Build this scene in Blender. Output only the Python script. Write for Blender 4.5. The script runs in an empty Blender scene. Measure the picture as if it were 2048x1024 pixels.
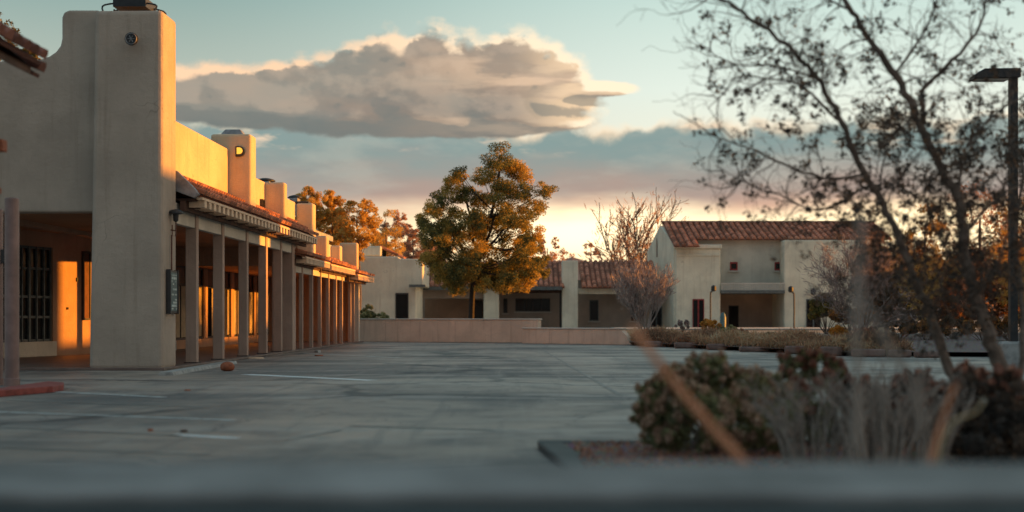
import bpy, math, random
import numpy as np
from mathutils import Vector, Matrix

R = math.radians
sc = bpy.context.scene
COL = sc.collection
F = 2844.0            # focal length in pixels of the 2048-wide photograph (50 mm on 36 mm)
H = 1.03              # eye height
rng = np.random.default_rng(7)
random.seed(7)

# ------------------------------------------------------------------ camera
cam_d = bpy.data.cameras.new('camera'); cam = bpy.data.objects.new('camera', cam_d); COL.objects.link(cam)
cam.location = (0, 0, H); cam.rotation_euler = (R(90), 0, 0)
cam_d.lens = 50; cam_d.sensor_width = 36; cam_d.shift_y = 122 / 2048
cam_d.clip_end = 3000; cam_d.clip_start = 0.05
cam_d.dof.use_dof = True; cam_d.dof.focus_distance = 37; cam_d.dof.aperture_fstop = 1.05
sc.camera = cam

# ------------------------------------------------------------------ sun
SUN_AZ, SUN_EL = 12.0, 5.5          # azimuth measured from +X towards +Y
S = Vector((math.cos(R(SUN_AZ)) * math.cos(R(SUN_EL)), math.sin(R(SUN_AZ)) * math.cos(R(SUN_EL)), math.sin(R(SUN_EL))))
sd = bpy.data.lights.new('sun', 'SUN'); sun = bpy.data.objects.new('sun', sd); COL.objects.link(sun)
sd.energy = 5.0; sd.angle = R(0.6); sd.color = (1.0, 0.35, 0.03)
sun.rotation_euler = S.to_track_quat('Z', 'Y').to_euler()

sc.view_settings.view_transform = 'Standard'; sc.view_settings.look = 'None'
sc.view_settings.exposure = 0.85; sc.view_settings.gamma = 1
sc.cycles.use_denoising = True
sc.cycles.max_bounces = 6; sc.cycles.transparent_max_bounces = 8
sc.cycles.sample_clamp_indirect = 6

# ------------------------------------------------------------------ node helper
class NT:
    def __init__(self, tree): self.t = tree; tree.nodes.clear()
    def n(self, typ, **kw):
        nd = self.t.nodes.new(typ)
        ins = kw.pop('ins', {})
        for k, v in kw.items(): setattr(nd, k, v)
        for k, v in ins.items(): self.put(nd.inputs[k], v)
        return nd
    def put(self, sock, v):
        if isinstance(v, bpy.types.NodeSocket): self.t.links.new(v, sock)
        else: sock.default_value = v
    def m(self, op, a, b=0.0, c=0.0, clamp=False):
        nd = self.t.nodes.new('ShaderNodeMath'); nd.operation = op; nd.use_clamp = clamp
        self.put(nd.inputs[0], a); self.put(nd.inputs[1], b)
        if len(nd.inputs) > 2: self.put(nd.inputs[2], c)
        return nd.outputs[0]
    def add(self, a, b): return self.m('ADD', a, b)
    def sub(self, a, b): return self.m('SUBTRACT', a, b)
    def mul(self, a, b): return self.m('MULTIPLY', a, b)
    def div(self, a, b): return self.m('DIVIDE', a, b)
    def smooth(self, x, a, b, lo=0.0, hi=1.0):
        nd = self.t.nodes.new('ShaderNodeMapRange'); nd.interpolation_type = 'SMOOTHSTEP'
        self.put(nd.inputs[0], x); self.put(nd.inputs[1], a); self.put(nd.inputs[2], b); self.put(nd.inputs[3], lo); self.put(nd.inputs[4], hi)
        return nd.outputs[0]
    def mix(self, f, a, b, blend='MIX'):
        nd = self.t.nodes.new('ShaderNodeMix'); nd.data_type = 'RGBA'; nd.blend_type = blend
        self.put(nd.inputs[0], f); self.put(nd.inputs[6], a); self.put(nd.inputs[7], b)
        return nd.outputs[2]
    def noise(self, vec, scale, detail=4, rough=0.55, dist=0.0):
        nd = self.t.nodes.new('ShaderNodeTexNoise')
        self.put(nd.inputs['Vector'], vec); nd.inputs['Scale'].default_value = scale
        nd.inputs['Detail'].default_value = detail; nd.inputs['Roughness'].default_value = rough
        nd.inputs['Distortion'].default_value = dist
        return nd.outputs[0]
    def mapping(self, vec, scale=(1, 1, 1), loc=(0, 0, 0)):
        nd = self.t.nodes.new('ShaderNodeMapping'); self.put(nd.inputs[0], vec)
        nd.inputs['Scale'].default_value = scale; nd.inputs['Location'].default_value = loc
        return nd.outputs[0]
    def ramp(self, f, stops, interp='LINEAR'):
        nd = self.t.nodes.new('ShaderNodeValToRGB'); cr = nd.color_ramp; cr.interpolation = interp
        while len(cr.elements) < len(stops): cr.elements.new(0.5)
        for e, (p, c) in zip(cr.elements, stops): e.position = p; e.color = c if len(c) == 4 else (*c, 1)
        self.put(nd.inputs[0], f)
        return nd.outputs[0]

def lin(r, g, b):
    def f(c):
        c /= 255
        return c / 12.92 if c <= 0.04045 else ((c + 0.055) / 1.055) ** 2.4
    return (f(r), f(g), f(b), 1)

# ------------------------------------------------------------------ world: evening sky with cloud banks
w = bpy.data.worlds.new('World'); sc.world = w; w.use_nodes = True
N = NT(w.node_tree)
dirv = N.n('ShaderNodeTexCoord').outputs['Generated']
sep = N.n('ShaderNodeSeparateXYZ', ins={0: dirv})
dx, dy, dz = sep.outputs
AZ = N.m('ARCTAN2', dx, dy); EL = N.m('ARCSINE', dz)
U = N.mul(AZ, F / 1000); V = N.mul(EL, F / 1000)          # azimuth / elevation in units of 0.35 rad
k = lambda px: (px - 1024) / 1000
kv = lambda py: (634 - py) / 1000

def density_group():
    g = bpy.data.node_groups.new('CloudDensity', 'ShaderNodeTree')
    g.interface.new_socket('U', in_out='INPUT', socket_type='NodeSocketFloat')
    g.interface.new_socket('V', in_out='INPUT', socket_type='NodeSocketFloat')
    g.interface.new_socket('D', in_out='OUTPUT', socket_type='NodeSocketFloat')
    T = NT(g)
    gi = T.n('NodeGroupInput'); go = T.n('NodeGroupOutput')
    u, v = gi.outputs[0], gi.outputs[1]
    vec = T.n('ShaderNodeCombineXYZ', ins={0: u, 1: T.mul(v, 1.5), 2: 0.37}).outputs[0]
    n1 = T.noise(vec, 5.5, 7, 0.56)
    n2 = T.noise(vec, 19.0, 4, 0.6)
    vb = T.n('ShaderNodeTexVoronoi', feature='SMOOTH_F1', ins={'Vector': vec, 'Scale': 15.0}).outputs[0]
    vb2 = T.n('ShaderNodeTexVoronoi', feature='SMOOTH_F1', ins={'Vector': vec, 'Scale': 34.0}).outputs[0]
    nz = T.add(T.add(T.mul(T.sub(n1, 0.5), 1.35), T.mul(T.sub(n2, 0.5), 0.45)), T.add(T.mul(T.sub(0.42, vb), 0.42), T.mul(T.sub(0.42, vb2), 0.20)))
    ell = [  # px, py, rx, ry up, ry down, gain
        (540, 228, 290, 96, 40, 1.0), (700, 240, 200, 128, 40, 1.0), (850, 240, 260, 186, 42, 1.1), (1000, 238, 190, 165, 40, 1.0),
        (1090, 205, 120, 90, 34, .9), (1170, 184, 110, 20, 16, 1.0), (360, 215, 140, 66, 30, .9), (120, 250, 200, 50, 30, .8), (1060, 246, 130, 40, 24, .8),
        (2900, 100, 350, 60, 30, .7), (-500, 300, 300, 80, 40, .8)]
    cur = None
    for (px, py, rx, ru, rd, gn) in ell:
        du = T.div(T.sub(u, k(px)), rx / 1000)
        dv = T.sub(v, kv(py))
        vu = T.div(T.m('MAXIMUM', dv, 0.0), ru / 1000); vd = T.div(T.m('MINIMUM', dv, 0.0), rd / 1000)
        vv = T.add(vu, vd)
        r = T.m('SQRT', T.add(T.mul(du, du), T.mul(vv, vv)))
        e = T.mul(T.sub(1.0, r), gn)
        cur = e if cur is None else T.m('SMOOTH_MAX', cur, e, 0.12)
    T.put(go.inputs[0], T.add(cur, T.mul(nz, 0.60)))
    return g
CG = density_group()
def dens(u, v): return N.n('ShaderNodeGroup', node_tree=CG, ins={0: u, 1: v}).outputs[0]
d0 = dens(U, V); d1 = dens(N.add(U, 0.014), N.add(V, 0.020)); d2 = dens(N.add(U, 0.05), N.add(V, 0.09))
cover = N.smooth(d0, -0.05, 0.17)
rn = N.noise(N.n('ShaderNodeCombineXYZ', ins={0: U, 1: V, 2: 3.0}).outputs[0], 7.0, 3, 0.5)
rimw = N.smooth(N.add(rn, N.mul(U, .12)), 0.38, 0.62, 0.02, 0.40)
rim = N.mul(N.smooth(N.sub(d0, d1), -0.03, 0.12), N.smooth(d1, rimw, -0.04))
thick = N.smooth(d2, -0.05, 0.55)
# clear sky: colour by height, warmer and paler to the right
VL = N.m('DIVIDE', V, 1.6, 0.0, True)
clear_l = N.ramp(VL, [(0, lin(206, 148, 116)), (.05, lin(240, 190, 142)), (.11, lin(253, 222, 176)), (.17, lin(206, 204, 186)), (.40, lin(134, 162, 158)), (1, lin(92, 124, 134))])
clear_r = N.ramp(VL, [(0, lin(226, 160, 116)), (.05, lin(250, 200, 140)), (.10, lin(255, 240, 192)), (.17, lin(240, 232, 208)), (.28, lin(222, 232, 220)), (.40, lin(190, 213, 205)), (1, lin(104, 140, 148))])
sideR = N.smooth(U, -0.75, 0.45)
clear = N.mix(sideR, clear_l, clear_r)
gz = N.m('EXPONENT', N.mul(-1.0, N.add(N.m('POWER', N.div(N.sub(U, 0.13), 0.26), 2.0), N.m('POWER', N.div(N.sub(V, 0.17), 0.075), 2.0))))
gz2 = N.m('EXPONENT', N.mul(-1.0, N.add(N.m('POWER', N.div(N.sub(U, 0.82), 0.30), 2.0), N.m('POWER', N.div(N.sub(V, 0.17), 0.085), 2.0))))
clear = N.mix(N.mul(N.add(gz, gz2), 0.9), clear, (1.9, 1.45, 0.85, 1))
# physical sky for the half of the dome behind and above the camera
sky = N.n('ShaderNodeTexSky', sky_type='NISHITA', sun_disc=False, sun_elevation=R(SUN_EL), sun_rotation=R(90 - SUN_AZ), altitude=1500, air_density=1.2, dust_density=1.5, ozone_density=2.0)
nish = N.n('ShaderNodeVectorMath', operation='SCALE', ins={0: sky.outputs[0], 'Scale': 0.12}).outputs[0]
front = N.mul(N.smooth(dy, 0.1, 0.75), N.smooth(EL, 1.0, 0.35))
warmside = N.mul(N.smooth(dx, 0.0, 0.95), N.smooth(EL, 0.65, 0.05))
amb = N.mix(warmside, (0.28, 0.385, 0.42, 1), (2.3, 1.38, 0.62, 1))
amb = N.mix(N.mul(N.smooth(dy, 0.1, -0.7), N.smooth(EL, 0.6, 0.0)), amb, (0.255, 0.25, 0.255, 1))
clear = N.mix(front, N.mix(0.75, nish, amb), clear)
# cloud colours
cn = N.noise(N.n('ShaderNodeCombineXYZ', ins={0: U, 1: N.mul(V, 3.4), 2: 0.0}).outputs[0], 4.0, 5, 0.55)
cw = N.mul(N.sub(cn, 0.5), 1.0)
warmf = N.smooth(N.add(N.add(N.mul(U, 0.5), N.mul(V, -0.7)), cw), -0.72, -0.12)
body = N.mix(warmf, lin(98, 116, 117), lin(152, 133, 118))
strk = N.noise(N.n('ShaderNodeCombineXYZ', ins={0: U, 1: N.mul(V, 6.0), 2: 5.0}).outputs[0], 3.0, 5, 0.55)
body = N.mix(N.mul(N.smooth(strk, 0.52, 0.68), 0.5), body, lin(138, 130, 122))
body = N.mix(N.mul(N.mul(N.smooth(strk, 0.50, 0.36), N.smooth(U, -0.3, 0.15)), 0.8), body, lin(244, 208, 172))
body = N.mix(N.mul(N.sub(1.0, thick), 0.28), body, lin(200, 176, 152))
glow = N.mul(N.smooth(U, -0.02, 0.14), N.smooth(strk, 0.42, 0.56))
body = N.mix(N.mul(glow, 0.75), body, lin(252, 218, 176))
lit = N.mix(N.smooth(U, -0.5, 0.20), lin(248, 208, 170), lin(255, 236, 204))
billow = N.sub(d0, d1)
body = N.mix(N.mul(N.smooth(billow, 0.05, 0.22), 0.18), body, lin(232, 204, 176))
body = N.mix(N.mul(N.smooth(billow, 0.01, -0.12), 0.6), body, lin(116, 120, 116))
cloud = N.mix(N.m('MINIMUM', N.mul(rim, 1.25), 1.0), body, lit)
# stratus sheet behind the cumulus
def n2d(sx, sy, z, sc_, det=4): return N.noise(N.n('ShaderNodeCombineXYZ', ins={0: N.mul(U, sx), 1: N.mul(V, sy), 2: z}).outputs[0], sc_, det, 0.55)
e1 = N.sub(n2d(1, .6, 9.0, 3.2, 3), 0.5); e2 = N.sub(n2d(1, 1, 2.0, 16.0, 5), 0.5)
top2 = N.add(N.add(N.smooth(U, -0.6, 0.7, kv(262), kv(238)), N.mul(e1, .13)), N.mul(e2, .06))
dd2 = N.sub(top2, V)
bot2 = N.smooth(N.add(V, N.add(N.mul(e1, .05), N.mul(N.sub(n2d(1, 5, 4.0, 3.0), .5), .08))), 0.180, 0.250)
cov2 = N.mul(N.smooth(dd2, -0.004, 0.022), bot2)
rim2 = N.mul(N.smooth(dd2, N.smooth(n2d(1, 1, 7.0, 6.0, 2), .35, .65, .015, .055), 0.0), N.smooth(N.add(n2d(1, .5, 1.5, 5.0, 3), N.mul(U, .16)), 0.42, 0.56))
body2 = N.mix(N.smooth(N.add(V, N.mul(cw, .10)), 0.345, 0.235), lin(132, 152, 149), lin(172, 150, 138))
body2 = N.mix(N.mul(N.smooth(strk, 0.46, 0.66), 0.35), body2, lin(150, 150, 146))
body2 = N.mix(N.smooth(N.add(V, N.mul(cw, .05)), 0.250, 0.195), body2, lin(228, 176, 146))
gl = N.mul(N.smooth(n2d(1, 3.2, 11.0, 6.0, 4), 0.56, 0.68), N.smooth(N.m('ABSOLUTE', N.sub(V, kv(272))), 0.05, 0.0))
body2 = N.mix(N.mul(N.smooth(n2d(1, 3.0, 6.0, 4.0, 5), 0.46, 0.64), 0.32), body2, lin(188, 186, 172))
body2 = N.mix(gl, body2, lin(252, 218, 184))
cloud2 = N.mix(rim2, body2, lin(255, 226, 190))
fr2 = N.smooth(dy, 0.0, 0.3)
final = N.mix(N.mul(cov2, fr2), clear, cloud2)
final = N.mix(N.mul(cover, fr2), final, cloud)
below = N.smooth(dz, -0.02, 0.0)
final = N.mix(below, (0.05, 0.05, 0.05, 1), final)
bg = N.n('ShaderNodeBackground', ins={0: final, 1: 0.62})
N.n('ShaderNodeOutputWorld', ins={0: bg.outputs[0]})
w.cycles.sampling_method = 'MANUAL'; w.cycles.sample_map_resolution = 512

# ------------------------------------------------------------------ materials
def mat(name, fn):
    m = bpy.data.materials.new(name); m.use_nodes = True
    T = NT(m.node_tree); out = T.n('ShaderNodeOutputMaterial'); b = T.n('ShaderNodeBsdfPrincipled')
    T.put(out.inputs[0], b.outputs[0]); fn(T, b)
    return m
def bump(T, b, h, strength=0.3, dist=0.02):
    nd = T.n('ShaderNodeBump', ins={'Strength': strength, 'Distance': dist, 'Height': h}); T.put(b.inputs['Normal'], nd.outputs[0])
def objco(T): return T.n('ShaderNodeTexCoord').outputs['Object']

def stucco(name, c, streak=0.35, wear=(.6, .55, .5)):
    def fn(T, b):
        o = objco(T)
        big = T.noise(o, 0.7, 4, .6); mid = T.noise(o, 4.0, 5, .6)
        st = T.noise(T.mapping(o, (5, 5, .35)), 1.0, 5, .65)
        col = T.mix(T.smooth(big, .3, .7), [x * .86 for x in c] + [1], [min(1, x * 1.1) for x in c] + [1])
        col = T.mix(T.mul(T.smooth(st, .50, .76), min(1, streak * 1.2)), col, [x * y for x, y in zip(c, wear)] + [1])
        col = T.mix(T.mul(T.smooth(mid, .55, .75), .16), col, [x * .6 for x in c] + [1])
        T.put(b.inputs['Base Color'], col); b.inputs['Roughness'].default_value = .9
        vo = T.n('ShaderNodeTexVoronoi', feature='DISTANCE_TO_EDGE', ins={'Vector': T.n('ShaderNodeVectorMath', operation='ADD', ins={0: o, 1: T.n('ShaderNodeTexNoise', ins={'Vector': o, 'Scale': 1.5}).outputs['Color']}).outputs[0], 'Scale': .45}).outputs[0]
        pt = T.noise(o, .45, 3, .5, .8)
        col2 = T.mix(T.mul(T.mul(T.smooth(vo, .006, .001), T.smooth(big, .52, .62)), .5), col, [x * .55 for x in c] + [1])
        col2 = T.mix(T.mul(T.smooth(pt, .56, .60), .22), col2, [x * .72 for x in c] + [1])
        T.put(b.inputs['Base Color'], col2)
        h = T.add(T.noise(o, 60, 5, .7), T.mul(T.noise(o, 9, 4, .6), 1.6))
        bump(T, b, h, .8, .014)
    return mat(name, fn)
M = {}
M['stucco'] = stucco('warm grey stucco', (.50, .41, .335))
M['stucco_sunlit'] = stucco('sunlit toned parapet stucco', (.70, .54, .36), .35)  # paler, warmer copy of the wall stucco: sunlight put into the colour
M['stucco_pale'] = stucco('pale stucco', (.62, .59, .50), .25)
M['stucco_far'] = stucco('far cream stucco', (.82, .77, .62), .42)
M['stucco_shade'] = stucco('shade toned far stucco', (.50, .40, .33), .2)  # darker copy of the far stucco: shade of porches and recesses in its colour
M['stucco_sunset_pink'] = stucco('tan stucco with sunset pink', (.72, .57, .46), .45)  # pink of the sunset light is put into the wall colour
M['cap'] = stucco('pale wall cap', (.62, .58, .52), .2)
M['beam'] = stucco('white painted beam', (.66, .62, .54), .2)
M['column'] = stucco('taupe column paint', (.48, .35, .285), .4)
M['ceiling'] = stucco('soffit plaster with warm bounce', (.46, .23, .12), .15)  # orange bounce light under the roof is put into this colour
M['store'] = stucco('tan plaster with warm glow', (.48, .29, .19), .2)  # warm ambient light of the porch is mixed into the plaster colour

def plain(name, c, rough=.7, metal=0.0, var=.25, scale=6.0, spec=None, bmp=.15):
    def fn(T, b):
        o = objco(T); nz = T.noise(o, scale, 5, .6)
        T.put(b.inputs['Base Color'], T.mix(T.smooth(nz, .3, .7), [x * (1 - var) for x in c] + [1], [min(1, x * (1 + var)) for x in c] + [1]))
        b.inputs['Roughness'].default_value = rough; b.inputs['Metallic'].default_value = metal
        if spec is not None: b.inputs['Specular IOR Level'].default_value = spec
        bump(T, b, T.noise(o, scale * 6, 3, .6), bmp, .01)
    return mat(name, fn)
M['dark_metal'] = plain('dark metal', (.035, .038, .042), .5, .4)
M['rust_metal'] = plain('rusty metal', (.16, .07, .05), .7, .2)
M['grey_metal'] = plain('grey sheet metal', (.30, .30, .31), .5, .5)
M['wood_dark'] = plain('dark brown timber', (.085, .042, .028), .75, 0, .4, 3)
M['wood_brown'] = plain('brown panel', (.14, .07, .045), .5, 0, .35, 3)
M['tail'] = plain('cream rafter tail paint', (.80, .58, .40), .8, 0, .15)
M['frame'] = plain('dark bronze frame', (.05, .045, .045), .45, .3)
M['frame_grey'] = plain('grey green window frame', (.12, .135, .135), .5, .1)
M['glass'] = plain('dark glass', (.012, .014, .016), .12, 0, .1, 2, .3, .02)
M['red'] = plain('faded red paint', (.27, .06, .05), .7, 0, .3, 8)
M['red_frame'] = plain('red window frame', (.30, .03, .03), .6)
M['blind'] = plain('cream blind', (.62, .52, .36), .6, 0, .2, 2)
M['brass'] = plain('yellow brass', (.75, .50, .12), .35, .8, .1)
M['concrete'] = plain('weathered concrete', (.36, .36, .35), .85, 0, .25, 5)
M['concrete_dark'] = plain('dark blue grey', (.025, .042, .05), .6, .2, .3, 3)  # dark blue grey for the foreground wall face and the island kerb
M['stone'] = plain('reddish edging stone', (.22, .15, .13), .9, 0, .35, 3, None, .5)
M['ball'] = plain('rusty clay', (.30, .085, .035), .7, 0, .3, 14)
M['post'] = plain('mauve brown post paint', (.26, .17, .155), .45, .1, .2, 4)
M['teal'] = plain('teal panel', (.06, .12, .13), .4)
M['letter'] = plain('pale lettering', (.55, .62, .60), .5)
M['floor'] = plain('brown tiled floor', (.17, .115, .095), .55, 0, .25, 2)
M['bark'] = plain('grey brown bark', (.17, .125, .10), .9, 0, .4, 12, None, .6)
M['bark_dark'] = plain('dark bark', (.035, .028, .025), .9, 0, .4, 12, None, .6)
M['bark_pale'] = plain('pale grey bark', (.36, .31, .29), .9, 0, .25, 12, None, .4)
M['stem'] = plain('dry grey stem', (.29, .24, .205), .9, 0, .3, 12)
M['straw'] = plain('dry straw stem', (.42, .33, .20), .9, 0, .3, 12)
M['orange_stem'] = plain('orange brown stem', (.66, .28, .15), .9, 0, .2, 12)
def amber_fn(T, b):
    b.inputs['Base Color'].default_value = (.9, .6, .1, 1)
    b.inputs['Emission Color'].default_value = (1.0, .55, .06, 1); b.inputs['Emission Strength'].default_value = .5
M['lens'] = mat('emissive amber plate', amber_fn)  # emissive amber plate for the chimney niche

def tile_fn(base):
    def fn(T, b):
        o = objco(T); at = T.n('ShaderNodeAttribute', attribute_name='tone')
        nz = T.noise(o, 7, 5, .65)
        c = T.ramp(at.outputs['Fac'], [(0, [x * .45 for x in base]), (.5, base), (1, [min(1, x * 1.5 + .03) for x in base])])
        T.put(b.inputs['Base Color'], T.mix(T.mul(T.smooth(nz, .5, .75), .4), c, (.10, .08, .07, 1)))
        b.inputs['Roughness'].default_value = .8; bump(T, b, T.noise(o, 40, 3, .6), .3, .01)
    return fn
M['tile'] = mat('terracotta barrel tile', tile_fn((.42, .165, .085)))
M['tile_old'] = mat('dark weathered tile', tile_fn((.20, .07, .045)))
M['tile_far'] = mat('rose terracotta tile', tile_fn((.50, .215, .135)))

def ground_fn(T, b):
    o = objco(T)
    big = T.noise(o, .22, 6, .62, .6); mid = T.noise(o, 1.3, 6, .65); fine = T.noise(o, 40, 4, .7); grit = T.noise(o, 220, 2, .6)
    pat = T.noise(T.mapping(o, (.10, .55, 1)), 1.0, 6, .6, 1.2)
    col = T.mix(T.smooth(big, .35, .65), (.115, .11, .107, 1), (.37, .29, .235, 1))
    col = T.mix(T.mul(T.smooth(pat, .50, .58), .7), col, (.40, .355, .32, 1))
    col = T.mix(T.mul(T.smooth(mid, .50, .64), .6), col, (.075, .08, .085, 1))
    wear = T.noise(T.mapping(o, (.35, 2.2, 1)), 1.6, 6, .7, .5)
    col = T.mix(T.mul(T.smooth(wear, .56, .66), .6), col, (.50, .44, .39, 1))
    col = T.mix(T.mul(T.smooth(fine, .45, .75), .35), col, (.26, .25, .235, 1))
    ty = T.noise(T.mapping(o, (2.6, .16, 1)), 1.0, 5, .65, .6)
    col = T.mix(T.mul(T.smooth(ty, .54, .68), .4), col, (.40, .35, .31, 1))
    col = T.mix(T.mul(T.smooth(ty, .46, .34), .4), col, (.09, .09, .092, 1))
    # cracks: two scales of voronoi edges, thinned by noise
    for (sc_, wd, amt, dist) in ((.13, .011, .85, .3), (.5, .007, .6, .5)):
        dn = T.n('ShaderNodeTexNoise', ins={'Vector': o, 'Scale': 1.2, 'Detail': 5.0}).outputs['Color']
        dvn = T.n('ShaderNodeVectorMath', operation='SCALE', ins={0: dn, 'Scale': dist * 3}).outputs[0]
        vv = T.n('ShaderNodeVectorMath', operation='ADD', ins={0: o, 1: dvn}).outputs[0]
        vo = T.n('ShaderNodeTexVoronoi', feature='DISTANCE_TO_EDGE', ins={'Vector': vv, 'Scale': sc_}).outputs[0]
        cr = T.smooth(vo, wd * 2.2, wd * .4)
        cr = T.mul(cr, T.smooth(T.noise(o, .35, 3, .5), .42, .55))
        col = T.mix(T.mul(cr, amt), col, (.03, .03, .032, 1))
    oil = T.smooth(T.noise(o, .55, 3, .5, .4), .66, .74)
    col = T.mix(T.mul(oil, .55), col, (.06, .058, .056, 1))
    T.put(b.inputs['Base Color'], col)
    T.put(b.inputs['Roughness'], T.smooth(big, .3, .7, .62, .40))
    bump(T, b, T.add(T.mul(fine, .8), T.add(grit, T.mul(mid, 1.5))), .4, .01)
M['ground'] = mat('worn asphalt', ground_fn)
def line_fn(T, b):
    o = objco(T); nz = T.noise(o, 4, 6, .75); nf = T.noise(o, 30, 3, .7)
    a = T.smooth(T.add(nz, T.mul(nf, .4)), .66, .86)
    T.put(b.inputs['Base Color'], T.mix(a, (.62, .66, .66, 1), (.25, .235, .22, 1))); b.inputs['Roughness'].default_value = .7
M['line'] = mat('worn white road paint', line_fn)
def line3_fn(T, b):
    o = objco(T); nz = T.noise(o, 5, 6, .75)
    T.put(b.inputs['Base Color'], T.mix(T.smooth(nz, .56, .66), (.80, .86, .88, 1), (.4, .42, .42, 1))); b.inputs['Roughness'].default_value = .5
M['line_bright'] = mat('fresh white road paint', line3_fn)
def line2_fn(T, b):
    o = objco(T); nz = T.noise(o, 2.5, 6, .75)
    T.put(b.inputs['Base Color'], T.mix(T.smooth(nz, .35, .6), (.34, .33, .31, 1), (.2, .185, .17, 1))); b.inputs['Roughness'].default_value = .6
M['line_faint'] = mat('nearly worn away paint', line2_fn)
def soil_fn(T, b):
    o = objco(T); n1 = T.noise(o, 12, 5, .7); n2 = T.n('ShaderNodeTexVoronoi', ins={'Vector': o, 'Scale': 30.0}).outputs['Color']
    T.put(b.inputs['Base Color'], T.mix(.5, T.ramp(n1, [(.3, (.07, .035, .03)), (.7, (.24, .13, .10))]), T.mix(.6, n2, (.16, .09, .075, 1), 'MULTIPLY')))
    b.inputs['Roughness'].default_value = .95; bump(T, b, n1, 1, .03)
M['soil'] = mat('reddish gravel mulch', soil_fn)
def dirt_fn(T, b):
    o = objco(T); n1 = T.noise(o, .8, 6, .6)
    T.put(b.inputs['Base Color'], T.ramp(n1, [(.3, (.20, .18, .15)), (.7, (.34, .31, .27))])); b.inputs['Roughness'].default_value = .95
M['dirt'] = mat('pale dry ground', dirt_fn)

def leaf_mat(name, stops, trans=.35, rough=.6):
    m = bpy.data.materials.new(name); m.use_nodes = True; T = NT(m.node_tree)
    out = T.n('ShaderNodeOutputMaterial')
    at = T.n('ShaderNodeAttribute', attribute_name='tone').outputs['Fac']
    c = T.ramp(at, stops)
    d = T.n('ShaderNodeBsdfDiffuse', ins={0: c}); t = T.n('ShaderNodeBsdfTranslucent', ins={0: c})
    g = T.n('ShaderNodeBsdfGlossy', ins={'Roughness': rough}); g.inputs[0].default_value = (.6, .6, .6, 1)
    mx = T.n('ShaderNodeMixShader', ins={0: trans, 1: d.outputs[0], 2: t.outputs[0]})
    mx2 = T.n('ShaderNodeMixShader', ins={0: .04, 1: mx.outputs[0], 2: g.outputs[0]})
    T.put(out.inputs[0], mx2.outputs[0])
    return m
M['lf_pine'] = leaf_mat('pine needles with sun gold', [(0, (.05, .075, .035)), (.35, (.18, .18, .06)), (.62, (.52, .36, .08)), (1, (.80, .55, .15))], .5)  # gold of the low sun is put into the paler needle tones
M['lf_gold'] = leaf_mat('golden leaves', [(0, (.42, .26, .06)), (.5, (.70, .46, .12)), (1, (.80, .60, .22))], .6)
M['lf_brown'] = leaf_mat('brown leaves', [(0, (.30, .17, .11)), (.5, (.55, .33, .22)), (1, (.75, .50, .34))], .5)
M['lf_dark'] = leaf_mat('dark leaves', [(0, (.04, .04, .04)), (.5, (.11, .085, .07)), (.85, (.22, .13, .08)), (1, (.45, .22, .10))], .35)
M['lf_hedge'] = leaf_mat('rust and dark green leaves', [(0, (.035, .045, .03)), (.4, (.12, .09, .045)), (.7, (.40, .17, .05)), (1, (.80, .34, .08))], .4)
M['lf_bush'] = leaf_mat('grey green shrub leaves', [(0, (.07, .085, .04)), (.5, (.30, .30, .14)), (1, (.60, .53, .28))], .45)
M['lf_tan'] = leaf_mat('tan seed heads', [(0, (.28, .17, .12)), (.5, (.56, .36, .25)), (1, (.75, .54, .38))], .35)
M['lf_rust'] = leaf_mat('rust brown seed heads', [(0, (.20, .09, .07)), (.5, (.42, .19, .13)), (1, (.62, .30, .19))], .35)
M['lf_orange'] = leaf_mat('orange shrub leaves', [(0, (.30, .12, .03)), (.5, (.65, .30, .05)), (1, (.85, .48, .10))], .4)
M['lf_grass'] = leaf_mat('dry grass blades', [(0, (.18, .12, .08)), (.35, (.42, .24, .15)), (.65, (.60, .42, .25)), (1, (.70, .62, .44))], .4)
M['lf_twig'] = leaf_mat('pinkish grey twigs', [(0, (.20, .15, .14)), (.5, (.40, .31, .28)), (1, (.56, .46, .42))], .2)
M['lf_green'] = leaf_mat('olive leaves in low sun', [(0, (.05, .06, .02)), (.5, (.20, .16, .04)), (1, (.45, .30, .07))], .4)

# ------------------------------------------------------------------ objects, parts and meshes
def P(px, py, Y): return Vector(((px - 1024) * Y / F, Y, H + (634 - py) * Y / F))
def G(px, py): return P(px, py, H * F / (py - 634))
ANG = math.atan(56 / F)
CA, SA = math.cos(ANG), math.sin(ANG)
def AR(d, s, z): return Vector((-d * CA + s * SA, s * CA + d * SA, z))     # arcade frame: d metres left of the walkway line, s along it
def AY(px, d): return d * F / (1080 - px)

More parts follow.
